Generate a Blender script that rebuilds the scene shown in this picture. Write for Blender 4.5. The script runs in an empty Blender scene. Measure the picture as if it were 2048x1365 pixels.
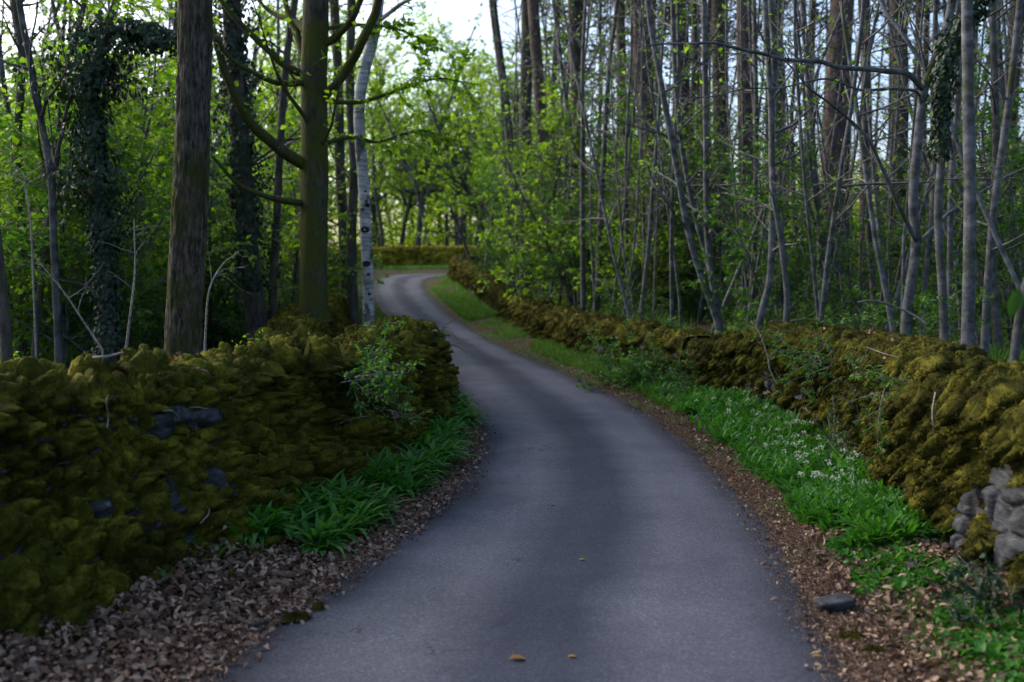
import bpy, math, random
import numpy as np
from math import radians, sin, cos, pi

# ------------------------------------------------------------------ camera, sky, sun, exposure
SC = bpy.context.scene
F, CX, CYP, HOR, CAMH = 1991.0, 1024.0, 682.5, 520.0, 1.85
PITCH = math.atan((CYP - HOR) / F)
cam_d = bpy.data.cameras.new("camera")
cam = bpy.data.objects.new("camera", cam_d)
SC.collection.objects.link(cam)
cam.location = (0, 0, CAMH)
cam.rotation_euler = (pi / 2 - PITCH, 0, 0)
cam_d.sensor_width = 36.0
cam_d.lens = F * 36.0 / 2048.0
cam_d.clip_end = 2000
cam_d.dof.use_dof = True
cam_d.dof.focus_distance = 8.2
cam_d.dof.aperture_fstop = 1.5
SC.camera = cam

SUN_EL, SUN_AZ = radians(30), radians(-60)        # low behind thin cloud, off to the left
W = bpy.data.worlds.new("World"); SC.world = W; W.use_nodes = True
wn, wl = W.node_tree.nodes, W.node_tree.links
sky = wn.new("ShaderNodeTexSky"); sky.sky_type = 'NISHITA'; sky.sun_disc = False
sky.sun_elevation = SUN_EL; sky.sun_rotation = SUN_AZ
sky.air_density = 0.8; sky.dust_density = 4.0; sky.ozone_density = 2.0
bg = wn["Background"]; bg.inputs[1].default_value = 0.15
wl.new(sky.outputs[0], bg.inputs[0])
sl = bpy.data.lights.new("sun", 'SUN'); sl.energy = 1.0; sl.angle = radians(34); sl.color = (1.0, 0.95, 0.84)
so = bpy.data.objects.new("sun", sl); SC.collection.objects.link(so)
# the lamp shines along its -Z: rotate so that it comes from azimuth SUN_AZ (from +Y, clockwise) at SUN_EL
so.rotation_euler = (pi / 2 - SUN_EL, 0, pi - SUN_AZ)
SC.view_settings.view_transform = 'Standard'; SC.view_settings.look = 'None'
SC.view_settings.exposure = 1.38; SC.view_settings.gamma = 1.0
SC.render.engine = 'CYCLES'
cy = SC.cycles
cy.max_bounces = 6; cy.diffuse_bounces = 3; cy.glossy_bounces = 2; cy.transmission_bounces = 4; cy.transparent_max_bounces = 4
cy.use_denoising = True
cy.caustics_reflective = False; cy.caustics_refractive = False
# ------------------------------------------------------------------ small helpers
def ss(a, b, x):
    t = np.clip((np.asarray(x, float) - a) / (b - a), 0, 1)
    return t * t * (3 - 2 * t)

def h3(ix, iy, iz, seed=0):
    n = (ix.astype(np.int64) * 374761393 + iy.astype(np.int64) * 668265263 + iz.astype(np.int64) * 2147483647 + seed * 974711) & 0xffffffff
    n = ((n ^ (n >> 13)) * 1274126177) & 0xffffffff
    n = ((n ^ (n >> 15)) * 2246822519) & 0xffffffff
    return ((n ^ (n >> 16)) & 0xffffff) / float(0xffffff)

def vnoise(x, y, z=None, seed=0):
    x = np.asarray(x, float); y = np.asarray(y, float)
    z = np.zeros_like(x) if z is None else np.asarray(z, float)
    ix, iy, iz = np.floor(x), np.floor(y), np.floor(z)
    fx, fy, fz = x - ix, y - iy, z - iz
    fx, fy, fz = [f * f * f * (f * (f * 6 - 15) + 10) for f in (fx, fy, fz)]
    r = 0
    for dx in (0, 1):
        for dy in (0, 1):
            for dz in (0, 1):
                w = (fx if dx else 1 - fx) * (fy if dy else 1 - fy) * (fz if dz else 1 - fz)
                r = r + w * h3(ix + dx, iy + dy, iz + dz, seed)
    return r * 2 - 1

def fbm(x, y, z=None, o=4, seed=0):
    a, r, f = 1.0, 0, 1.0
    for i in range(o):
        r = r + a * vnoise(x * f, y * f, None if z is None else z * f, seed + i * 17)
        a *= .5; f *= 2.03
    return r

def worley(x, y, seed=0):
    """distance to the nearest feature point and that cell's random number"""
    ix, iy = np.floor(x), np.floor(y)
    best = np.full(x.shape, 9.0); cid = np.zeros(x.shape); sec = np.full(x.shape, 9.0)
    for dx in (-1, 0, 1):
        for dy in (-1, 0, 1):
            cx, cyy = ix + dx, iy + dy
            px = cx + h3(cx, cyy, cx * 0, seed); py = cyy + h3(cx, cyy, cx * 0, seed + 5)
            d = np.hypot(x - px, y - py)
            c = h3(cx, cyy, cx * 0, seed + 9)
            m = d < best
            sec = np.where(m, best, np.minimum(sec, d))
            cid = np.where(m, c, cid); best = np.where(m, d, best)
    return best, sec, cid

def mesh(name, V, faces):
    """V (n,3); faces: list of int arrays (m,3) or (m,4)"""
    me = bpy.data.meshes.new(name)
    V = np.ascontiguousarray(V, dtype=np.float32)
    faces = [np.asarray(f, dtype=np.int32) for f in faces if len(f)]
    loops = np.concatenate([f.ravel() for f in faces]) if faces else np.zeros(0, np.int32)
    sizes = np.concatenate([np.full(len(f), f.shape[1], np.int32) for f in faces]) if faces else np.zeros(0, np.int32)
    starts = np.concatenate([[0], np.cumsum(sizes)[:-1]]).astype(np.int32) if len(sizes) else sizes
    me.vertices.add(len(V)); me.vertices.foreach_set("co", V.ravel())
    me.loops.add(len(loops)); me.loops.foreach_set("vertex_index", loops)
    me.polygons.add(len(sizes)); me.polygons.foreach_set("loop_start", starts); me.polygons.foreach_set("loop_total", sizes)
    me.update(calc_edges=True)
    return me

def obj(name, me, mat, parent=None, smooth=True):
    if mat is not None:
        if not me.materials:
            me.materials.append(mat)
    if smooth and len(me.polygons):
        me.polygons.foreach_set("use_smooth", np.ones(len(me.polygons), dtype=bool))
    o = bpy.data.objects.new(name, me)
    SC.collection.objects.link(o)
    if parent is not None:
        o.parent = parent
    return o

def tag(o, label, cat=None, group=None, kind=None):
    if label: o["label"] = label
    if cat: o["category"] = cat
    if group: o["group"] = group
    if kind: o["kind"] = kind
    return o

def thing(name, label, cat, loc=(0, 0, 0), group=None, rotz=0.0, scale=1.0):
    o = bpy.data.objects.new(name, None)
    SC.collection.objects.link(o)
    o.empty_display_size = 0.2
    o.location = loc; o.rotation_euler = (0, 0, rotz); o.scale = (scale,) * 3
    return tag(o, label, cat, group)

def copy_tree(root, loc, rot=(0, 0, 0), scale=1.0, label=None, group=None):
    r = root.copy(); SC.collection.objects.link(r)
    r.location = loc; r.rotation_euler = rot
    r.scale = (scale,) * 3 if not hasattr(scale, '__len__') else scale
    if label: r["label"] = label
    if group: r["group"] = group
    for ch in list(root.children):
        c = ch.copy(); SC.collection.objects.link(c); c.parent = r
    return r

def nrm(v):
    v = np.asarray(v, float)
    return v / (np.linalg.norm(v, axis=-1, keepdims=True) + 1e-9)

class Acc:
    """collects vertices and faces of one mesh"""
    def __init__(s): s.v, s.f, s.n, s.m, s.mi = [], [], 0, [], 0
    def add(s, V, *faces):
        s.v.append(np.asarray(V, float))
        for f in faces:
            if len(f):
                s.f.append(np.asarray(f, np.int64) + s.n); s.m.append(np.full(len(f), s.mi, np.int32))
        s.n += len(V)
    def mesh(s, name, mats=()):
        me = mesh(name, np.concatenate(s.v) if s.v else np.zeros((0, 3)), s.f)
        for x in mats: me.materials.append(x)
        if len(mats) > 1 and s.m: me.polygons.foreach_set("material_index", np.concatenate(s.m))
        return me

def tube(acc, pts, rad, sides=6, bump=0.0, seed=0, cap=True, furrow=0.0):
    P = np.asarray(pts, float); R = np.asarray(rad, float); n = len(P)
    T = nrm(np.gradient(P, axis=0))
    ref = np.array([0., 0, 1]) if abs(T[0][2]) < .8 else np.array([1., 0, 0])
    A = np.empty_like(P); a = nrm(np.cross(T[0], ref))
    for i in range(n):
        a = nrm(a - T[i] * np.dot(a, T[i])); A[i] = a
    B = np.cross(T, A)
    th = np.linspace(0, 2 * pi, sides, endpoint=False)
    rr = np.repeat(R[:, None], sides, 1)
    if bump or furrow:
        s = np.concatenate([[0], np.cumsum(np.linalg.norm(np.diff(P, axis=0), axis=1))])[:, None] + 0 * rr
        cx, cy_ = np.cos(th)[None] + 0 * rr, np.sin(th)[None] + 0 * rr
        if bump: rr = rr * (1 + bump * fbm(cx * 1.5 + seed, cy_ * 1.5, s / (R.mean() * 5), 3, seed))
        if furrow:
            k = 9.0
            w = fbm(cx * k + seed * 3 + .6 * vnoise(cx * 3, cy_ * 3, s * 6, seed + 2), cy_ * k, s * 4.0, 3, seed + 1)
            rr = rr + furrow * (1 - np.abs(w) * 2.2)
    V = P[:, None] + rr[..., None] * (np.cos(th)[None, :, None] * A[:, None] + np.sin(th)[None, :, None] * B[:, None])
    V = V.reshape(-1, 3)
    i = np.arange(n - 1)[:, None] * sides; j = np.arange(sides)[None]; j2 = (j + 1) % sides
    Q = np.stack([i + j, i + j2, i + sides + j2, i + sides + j], -1).reshape(-1, 4)
    if cap:
        V = np.concatenate([V, P[-1:] + T[-1:] * R[-1]])
        t = (n - 1) * sides
        C = np.stack([t + np.arange(sides), t + (np.arange(sides) + 1) % sides, np.full(sides, n * sides)], -1)
        acc.add(V, Q, C)
    else:
        acc.add(V, Q)

def smooth_path(pts, n):
    """Catmull-Rom through pts, n samples"""
    P = np.asarray(pts, float)
    d = np.concatenate([[0], np.cumsum(np.linalg.norm(np.diff(P, axis=0), axis=1))])
    E = np.concatenate([[2 * P[0] - P[1]], P, [2 * P[-1] - P[-2]]])
    t = np.linspace(0, d[-1], n); k = np.clip(np.searchsorted(d, t, 'right') - 1, 0, len(P) - 2)
    u = ((t - d[k]) / (d[k + 1] - d[k] + 1e-9))[:, None]
    p0, p1, p2, p3 = E[k], E[k + 1], E[k + 2], E[k + 3]
    return .5 * ((2 * p1) + (-p0 + p2) * u + (2 * p0 - 5 * p1 + 4 * p2 - p3) * u ** 2 + (-p0 + 3 * p1 - 3 * p2 + p3) * u ** 3)

def leaves(acc, pos, d, nr, L, Wd, fold=.25, droop=.15):
    """simple leaves: two triangles along a midrib"""
    pos = np.asarray(pos, float); d = nrm(d); nr = nrm(nr - d * np.sum(nr * d, -1, keepdims=True))
    s = np.cross(d, nr); n = len(pos)
    L = np.broadcast_to(L, n)[:, None]; Wd = np.broadcast_to(Wd, n)[:, None]
    m = pos + d * L * .45
    a = m + s * Wd * .5 + nr * Wd * fold * .5; b = m - s * Wd * .5 + nr * Wd * fold * .5
    tip = pos + d * L - nr * L * droop
    V = np.stack([pos, a, tip, b], 1).reshape(-1, 3)
    k = np.arange(n)[:, None] * 4
    acc.add(V, np.concatenate([k + [0, 1, 2], k + [0, 2, 3]]))

def leaves6(acc, pos, d, nr, L, Wd, fold=.2, droop=.25):
    """rounder leaf: six-point outline round a bent midrib"""
    pos = np.asarray(pos, float); d = nrm(d); nr = nrm(nr - d * np.sum(nr * d, -1, keepdims=True))
    s = np.cross(d, nr); n = len(pos)
    L = np.broadcast_to(L, n)[:, None]; Wd = np.broadcast_to(Wd, n)[:, None]
    def pt(t, w):
        return pos + d * L * t + s * Wd * w + nr * (Wd * fold * abs(w) * 2 - L * droop * t * t)
    V = np.stack([pt(0, 0), pt(.25, .42), pt(.62, .46), pt(1, 0), pt(.62, -.46), pt(.25, -.42), pt(.5, 0)], 1).reshape(-1, 3)
    k = np.arange(n)[:, None] * 7
    acc.add(V, np.concatenate([k + [0, 1, 6], k + [1, 2, 6], k + [2, 3, 6], k + [3, 4, 6], k + [4, 5, 6], k + [5, 0, 6]]))

# ------------------------------------------------------------------ the lie of the land
ZR = np.array([[-400, 0], [0, 0], [30, 0], [36, .03], [41, .14], [47, .38], [55, .78], [58, .94], [62, 1.13], [66, 1.3], [75, 1.6], [100, 2.3], [160, 3], [900, 6]], float)
def zr(y): return np.interp(y, ZR[:, 0], ZR[:, 1])
def ray(px, py):
    u, v = (px - CX) / F, (CYP - py) / F
    return np.array([u, cos(PITCH) + v * sin(PITCH), -sin(PITCH) + v * cos(PITCH)])
def P(px, py, d):
    r = ray(px, py); return np.array([0, 0, CAMH]) + r * (d / r[1])
def G(px, py, lift=0.0):
    """where the sight line meets the road's level"""
    r = ray(px, py); lo, hi = 2.0, 75.0
    for _ in range(50):
        m = (lo + hi) / 2; t = m / r[1]
        if CAMH + r[2] * t > zr(m) + lift: lo = m
        else: hi = m
    t = lo / r[1]; return np.array([r[0] * t, lo, CAMH + r[2] * t])

Lpx = [(414, 1365), (542, 1256), (637, 1198), (706, 1150), (797, 1070), (871, 1007), (924, 953), (951, 900), (962, 868), (950, 838), (930, 810), (902, 776), (882, 735), (850, 695), (807, 651), (777, 630), (756, 606), (748, 580), (748, 566)]
Rpx = [(1690, 1365), (1671, 1314), (1614, 1235), (1590, 1170), (1536, 1058), (1501, 1010), (1457, 961), (1396, 900), (1325, 847), (1238, 795), (1150, 755), (1084, 726), (1033, 705), (982, 682), (941, 658), (900, 630), (876, 606), (855, 589), (847, 572), (852, 561)]
La = np.array([G(*p)[:2] for p in Lpx]); Ra = np.array([G(*p)[:2] for p in Rpx])
La = np.concatenate([[[-2.5, -30], [-1.9, 0], [-1.62, 3]], La, [[-7.55, 56.5], [-7.2, 58.6], [-6.2, 60.4], [-4.6, 61.8], [-2, 62.8], [4, 63.5], [30, 64]]])
Ra = np.concatenate([[[1.6, -30], [1.5, 0], [1.47, 3]], Ra, [[-4.45, 56.2], [-3.6, 57.6], [-2, 58.6], [4, 59.5], [30, 60]]])
def road_l(y): return np.interp(y, La[:, 1], La[:, 0]) - .055 - .09 * ss(8, 4.5, y)
def road_r(y): return np.interp(y, Ra[:, 1], Ra[:, 0]) + .055 + .07 * ss(8, 4.5, y)
# wall faces towards the road
WL = np.array([[-6.2, -6], [-4.7, 0], [-3.55, 3], [-2.62, 5], [-2.02, 5.75], [-1.62, 6.9], [-1.18, 8.2], [-.94, 9.4], [-.80, 10.4], [-.78, 11.4], [-.92, 12.3], [-2.5, 13.2], [-2.75, 15], [-3.45, 21], [-5.0, 30], [-6.9, 40], [-9.0, 50], [-9.7, 57], [-9.5, 62], [-9, 200]], float)
WR = np.array([[2.72, -6], [2.72, 3], [2.68, 5.6], [2.70, 6.4], [2.84, 7.6], [3.0, 8.8], [3.08, 10], [3.10, 11.2], [2.76, 12.7], [2.36, 13.8], [1.45, 17.5], [.66, 21.8], [-.1, 28], [-.75, 35], [-1.6, 43], [-3.1, 53], [-3.3, 56], [-1, 57.4], [40, 57.9]], float)
def wall_l(y): return np.interp(y, WL[:, 1], WL[:, 0])
def wall_r(y): return np.interp(y, WR[:, 1], WR[:, 0])
def gz(x, y):
    x = np.asarray(x, float); y = np.asarray(y, float)
    z = zr(y) + 0 * x
    rl, rr_, wl_, wr_ = road_l(y), road_r(y), wall_l(y), wall_r(y)
    near = y < 60
    tl = np.clip((rl - x) / np.maximum(rl - wl_, .1), 0, 1); tr = np.clip((x - rr_) / np.maximum(wr_ - rr_, .1), 0, 1)
    verge = np.where(near, .13 * ss(0, 1, tl) + .12 * ss(0, 1, tr), .1)
    rise = np.where(near, .30 * ss(.2, 1.2, wl_ - x) + .42 * ss(.2, 1.0, x - wr_), 0)
    rise = rise + np.where(near, .02 * np.clip(x - wr_ - 1, 0, 40) + .0 * x, 0)
    rough = .03 * fbm(x * 1.7, y * 1.7, None, 4, 3)
    off = np.where((x < rl) | (x > rr_), 1.0, 0.0) * np.clip(np.maximum(rl - x, x - rr_) / .25, 0, 1)
    big = .35 * fbm(x * .12, y * .12, None, 2, 8) * ss(1.5, 7, np.maximum(wl_ - x, x - wr_))
    under = np.where((x > rl) & (x < rr_), -.05, 0)
    return z + verge + rise + rough * off + big + under

# ------------------------------------------------------------------ materials
def M(name):
    m = bpy.data.materials.new(name); m.use_nodes = True
    n = m.node_tree.nodes; n.clear()
    return m, n, m.node_tree.links
def N(n, t, **k):
    x = n.new(t)
    for a, b in k.items(): setattr(x, a, b)
    return x
def ramp(n, l, src, stops):
    r = N(n, "ShaderNodeValToRGB"); e = r.color_ramp.elements
    e[0].position, e[0].color = stops[0][0], (*stops[0][1], 1)
    e[1].position, e[1].color = stops[-1][0], (*stops[-1][1], 1)
    for p, c in stops[1:-1]:
        q = e.new(p); q.color = (*c, 1)
    l.new(src, r.inputs[0]); return r.outputs[0]
def noise(n, l, scale, detail=4, vec=None, rough=.6, dim='3D'):
    x = N(n, "ShaderNodeTexNoise"); x.inputs['Scale'].default_value = scale; x.inputs['Detail'].default_value = detail; x.inputs['Roughness'].default_value = rough
    if vec is not None: l.new(vec, x.inputs['Vector'])
    return x.outputs['Fac']
def mixc(n, l, f, a, b, mode='MIX'):
    x = N(n, "ShaderNodeMix", data_type='RGBA', blend_type=mode)
    for s, v in ((0, f), (6, a), (7, b)):
        if hasattr(v, 'links') or hasattr(v, 'is_linked'): l.new(v, x.inputs[s])
        else: x.inputs[s].default_value = v if s == 0 else (*v, 1)
    return x.outputs[2]
def math_(n, l, op, a, b=0.0):
    x = N(n, "ShaderNodeMath", operation=op)
    for s, v in ((0, a), (1, b)):
        if hasattr(v, 'is_linked'): l.new(v, x.inputs[s])
        else: x.inputs[s].default_value = v
    return x.outputs[0]
def finish(m, n, l, col, rough=.8, bump=None, bstr=.5, bdist=.01, spec=.3):
    p = N(n, "ShaderNodeBsdfPrincipled"); o = N(n, "ShaderNodeOutputMaterial")
    if hasattr(col, 'is_linked'): l.new(col, p.inputs['Base Color'])
    else: p.inputs['Base Color'].default_value = (*col, 1)
    if hasattr(rough, 'is_linked'): l.new(rough, p.inputs['Roughness'])
    else: p.inputs['Roughness'].default_value = rough
    p.inputs['Specular IOR Level'].default_value = spec
    if bump is not None:
        b = N(n, "ShaderNodeBump"); b.inputs['Strength'].default_value = bstr; b.inputs['Distance'].default_value = bdist
        l.new(bump, b.inputs['Height']); l.new(b.outputs[0], p.inputs['Normal'])
    l.new(p.outputs[0], o.inputs[0]); return m
def pos(n):
    return N(n, "ShaderNodeNewGeometry").outputs['Position']
def objco(n):
    return N(n, "ShaderNodeTexCoord").outputs['Object']
def scaled(n, l, v, s):
    x = N(n, "ShaderNodeMapping"); x.inputs['Scale'].default_value = s; l.new(v, x.inputs['Vector']); return x.outputs[0]

def leaf_mat(name, stops, trans=.45, rough=.5, spec=.25, tint=(1.45, 1.6, .42)):
    """each leaf takes its own hue; light comes through it"""
    m, n, l = M(name)
    g = N(n, "ShaderNodeNewGeometry"); oi = N(n, "ShaderNodeObjectInfo")
    a = math_(n, l, 'MULTIPLY', g.outputs['Random Per Island'], .75)
    b = math_(n, l, 'MULTIPLY', oi.outputs['Random'], .25)
    f = math_(n, l, 'ADD', a, b)
    c = ramp(n, l, f, stops)
    p = N(n, "ShaderNodeBsdfPrincipled"); l.new(c, p.inputs['Base Color']); p.inputs['Roughness'].default_value = rough; p.inputs['Specular IOR Level'].default_value = spec
    t = N(n, "ShaderNodeBsdfTranslucent"); l.new(mixc(n, l, 1.0, c, tint, 'MULTIPLY'), t.inputs[0])
    x = N(n, "ShaderNodeMixShader"); x.inputs[0].default_value = trans
    l.new(p.outputs[0], x.inputs[1]); l.new(t.outputs[0], x.inputs[2])
    o = N(n, "ShaderNodeOutputMaterial"); l.new(x.outputs[0], o.inputs[0]); return m

def bark_mat(name, dark, light, moss=None, mossamt=0.0, sc=(14, 14, 3), rough=.85, bdist=.012, lo=.35, hi=.65):
    m, n, l = M(name)
    v = objco(n); vs = scaled(n, l, v, sc)
    f = noise(n, l, 1.0, 8, vs, .68)
    c = ramp(n, l, f, [(lo, dark), (hi, light)])
    big = noise(n, l, 1.6, 4, v)
    c = mixc(n, l, .6, c, ramp(n, l, big, [(.3, (.55, .55, .55)), (.7, (1.25, 1.2, 1.15))]), 'MULTIPLY')
    if moss is not None:
        f2 = noise(n, l, 2.6, 6, v)
        k = ramp(n, l, f2, [(max(0, .62 - mossamt * .5), (0, 0, 0)), (min(1, .74 - mossamt * .4), (1, 1, 1))])
        fine = ramp(n, l, noise(n, l, 60, 3, v), [(.3, tuple(x * .5 for x in moss)), (.7, moss)])
        c = mixc(n, l, k, c, fine)
    return finish(m, n, l, c, rough, f, .9, bdist, .2)

# asphalt
m, n, l = M("asphalt"); MAT_ROAD = m
uv = N(n, "ShaderNodeUVMap").outputs[0]; sx = N(n, "ShaderNodeSeparateXYZ"); l.new(uv, sx.inputs[0])
p_ = pos(n)
warp = noise(n, l, .55, 3, p_)
uu = math_(n, l, 'ADD', sx.outputs[0], math_(n, l, 'MULTIPLY', math_(n, l, 'SUBTRACT', warp, .5), .16))
track = ramp(n, l, uu, [(0, (.034, .036, .046)), (.07, (.044, .046, .056)), (.16, (.106, .104, .116)), (.30, (.124, .121, .135)), (.44, (.050, .053, .070)), (.56, (.046, .050, .067)), (.70, (.116, .115, .136)), (.84, (.104, .104, .124)), (.93, (.046, .049, .062)), (1, (.036, .037, .046))])
patch = ramp(n, l, noise(n, l, 1.1, 5, p_), [(.3, (.78, .78, .78)), (.7, (1.18, 1.17, 1.15))])
c = mixc(n, l, 1.0, track, patch, 'MULTIPLY')
c = mixc(n, l, 1.0, c, (.86, .91, .955), 'MULTIPLY')
grit = N(n, "ShaderNodeTexVoronoi"); grit.inputs['Scale'].default_value = 130; l.new(p_, grit.inputs['Vector'])
sepc = N(n, "ShaderNodeSeparateColor"); l.new(grit.outputs['Color'], sepc.inputs[0])
gr = ramp(n, l, sepc.outputs[0], [(0, (.45, .45, .47)), (.5, (.9, .9, .92)), (.9, (1.2, 1.2, 1.2)), (1, (2.2, 2.2, 2.2))])
c = mixc(n, l, .62, c, gr, 'MULTIPLY')
vc = N(n, "ShaderNodeTexVoronoi", feature='DISTANCE_TO_EDGE'); vc.inputs['Scale'].default_value = .9
wv = N(n, "ShaderNodeVectorMath", operation='ADD'); nz = N(n, "ShaderNodeTexNoise"); nz.inputs['Scale'].default_value = 4; nz.inputs['Detail'].default_value = 5
l.new(p_, nz.inputs['Vector']); l.new(p_, wv.inputs[0]); l.new(nz.outputs['Color'], wv.inputs[1]); l.new(wv.outputs[0], vc.inputs['Vector'])
ck = ramp(n, l, vc.outputs['Distance'], [(.004, (1, 1, 1)), (.011, (0, 0, 0))])
cm = ramp(n, l, noise(n, l, .8, 2, p_), [(.54, (0, 0, 0)), (.62, (.75, .75, .75))])
c = mixc(n, l, math_(n, l, 'MULTIPLY', ck, cm), c, (.018, .018, .02))
edge_n = noise(n, l, 6, 6, p_)
du = math_(n, l, 'ABSOLUTE', math_(n, l, 'SUBTRACT', sx.outputs[0], .5))
dirt = math_(n, l, 'ADD', math_(n, l, 'MULTIPLY', math_(n, l, 'SUBTRACT', du, .5), 11), math_(n, l, 'MULTIPLY', edge_n, 1.75))
dk = ramp(n, l, dirt, [(.35, (0, 0, 0)), (.85, (1, 1, 1))])
c = mixc(n, l, dk, c, ramp(n, l, noise(n, l, 45, 4, p_), [(.35, (.04, .028, .018)), (.7, (.11, .075, .05))]))
bh = math_(n, l, 'ADD', math_(n, l, 'MULTIPLY', grit.outputs['Distance'], .6), noise(n, l, 40, 4, p_))
finish(m, n, l, c, .8, bh, .55, .006, .12)

# forest floor and verge soil
m, n, l = M("forest_soil"); MAT_SOIL = m
p_ = pos(n)
f1 = noise(n, l, 22, 8, p_, .7); brown = ramp(n, l, f1, [(.3, (.014, .010, .007)), (.5, (.055, .037, .024)), (.7, (.14, .095, .062))])
f2 = noise(n, l, .9, 5, p_); f3 = noise(n, l, 14, 5, p_)
green = ramp(n, l, f3, [(.3, (.012, .03, .006)), (.7, (.05, .11, .018))])
k = ramp(n, l, f2, [(.46, (0, 0, 0)), (.6, (1, 1, 1))])
finish(m, n, l, mixc(n, l, k, brown, green), .95, f1, .9, .03, .1)

# stone of the walls
m, n, l = M("slate_stone"); MAT_STONE = m
p_ = pos(n); f1 = noise(n, l, 9, 8, scaled(n, l, p_, (1, 1, 3)), .65)
g = N(n, "ShaderNodeNewGeometry")
c = ramp(n, l, f1, [(.3, (.010, .010, .011)), (.5, (.028, .030, .036)), (.75, (.085, .092, .108))])
lich = ramp(n, l, noise(n, l, 16, 4, p_), [(.6, (0, 0, 0)), (.68, (1, 1, 1))])
c = mixc(n, l, math_(n, l, 'MULTIPLY', lich, .55), c, (.16, .18, .18))
finish(m, n, l, c, .7, f1, .8, .02, .35)

# moss: gold, olive and dark cushions
def moss_mat(name, a, b, c3):
    m, n, l = M(name)
    p_ = pos(n)
    f1 = noise(n, l, 7, 6, p_, .65); f2 = noise(n, l, 60, 4, p_, .7)
    c = ramp(n, l, f1, [(.32, a), (.5, b), (.66, c3)])
    c = mixc(n, l, .8, c, ramp(n, l, f2, [(.32, (.5, .47, .40)), (.68, (1.4, 1.4, 1.25))]), 'MULTIPLY')
    c = mixc(n, l, 1.0, c, ramp(n, l, noise(n, l, 1.7, 4, p_), [(.36, (.42, .42, .40)), (.62, (1.15, 1.12, 1.0))]), 'MULTIPLY')
    finish(m, n, l, c, .95, math_(n, l, 'ADD', f2, noise(n, l, 35, 4, p_)), 1.0, .02, .1)
    return m
MAT_MOSS = moss_mat("moss", (.030, .036, .006), (.090, .094, .011), (.22, .20, .024))
MAT_MOSSR = moss_mat("moss_hanging", (.024, .028, .007), (.075, .075, .014), (.20, .182, .028))
MAT_MOSSFAR = moss_mat("moss_far_lit", (.20, .175, .022), (.34, .29, .036), (.42, .34, .05))  # far wall: brighter light of the open bend painted into the moss colour

MAT_GREEN = leaf_mat("leaf_green", [(0, (.024, .075, .014)), (.5, (.052, .138, .022)), (1, (.10, .20, .03))])
MAT_YOUNG = leaf_mat("leaf_young", [(0, (.055, .13, .018)), (.5, (.115, .215, .027)), (1, (.20, .29, .038))], .6)
MAT_HAZED = leaf_mat("leaf_hazed", [(0, (.12, .20, .024)), (.5, (.20, .30, .038)), (1, (.30, .38, .055))], .6)  # distant haze and glow painted in as a paler leaf colour
MAT_DEEP = leaf_mat("leaf_deep", [(0, (.016, .05, .014)), (.6, (.034, .095, .02)), (1, (.07, .14, .024))], .35)
MAT_IVY = leaf_mat("leaf_ivy", [(0, (.008, .022, .012)), (.7, (.020, .045, .022)), (1, (.045, .075, .03))], .12, .55, .3)
MAT_RAMSON = leaf_mat("leaf_ramson", [(0, (.024, .11, .016)), (.5, (.048, .18, .025)), (1, (.10, .25, .035))], .4, .5, .3)
MAT_GRASS = leaf_mat("leaf_grass", [(0, (.03, .085, .012)), (.5, (.06, .15, .02)), (1, (.11, .20, .03))], .4)
MAT_NEEDLE = leaf_mat("leaf_needle", [(0, (.012, .030, .012)), (1, (.035, .065, .022))], .2)
MAT_PETAL = leaf_mat("petal_white", [(0, (.40, .45, .36)), (1, (.66, .70, .62))], .3, tint=(1, 1, .95))
MAT_LITTER = leaf_mat("leaf_litter", [(0, (.035, .019, .012)), (.3, (.115, .068, .044)), (.65, (.27, .18, .125)), (1, (.48, .36, .27))], .12, .75, .2, tint=(1.1, .9, .6))
MAT_YELLOW = leaf_mat("leaf_yellowed", [(0, (.26, .19, .04)), (1, (.36, .27, .07))], .15, .6, .2, tint=(1, .9, .5))
MAT_RUST = leaf_mat("leaf_rusty", [(0, (.22, .12, .04)), (1, (.3, .17, .06))], .15, .6, .2, tint=(1, .9, .5))

BK_BROWN = bark_mat("bark_furrowed", (.016, .013, .010), (.17, .145, .115), (.055, .062, .014), .3, (45, 45, 9), .9, .03, .38, .68)
BK_MOSSY = bark_mat("bark_mossy", (.016, .014, .010), (.085, .075, .055), (.070, .078, .014), .5, (16, 16, 5), .95, .02)
BK_DARK = bark_mat("bark_dark", (.024, .021, .020), (.12, .105, .095), (.05, .065, .022), .2, (12, 12, 4), .9)
BK_PINE = bark_mat("bark_pine", (.028, .022, .021), (.15, .115, .105), None, 0, (12, 12, 4.0), .9, .02)
BK_GREY = bark_mat("bark_grey", (.04, .042, .046), (.205, .212, .235), (.06, .07, .03), .2, (7, 7, 9), .75, .004, .38, .72)
BK_SLIM = bark_mat("bark_slim", (.032, .031, .033), (.15, .152, .162), (.055, .065, .03), .2, (7, 7, 8), .8, .004, .38, .72)
BK_TWIG = bark_mat("bark_twig", (.06, .055, .05), (.24, .225, .215), None, 0, (20, 20, 20), .8, .002)
BK_DEAD = bark_mat("bark_dead", (.11, .10, .09), (.33, .31, .28), None, 0, (8, 8, 30), .8, .003)
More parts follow.
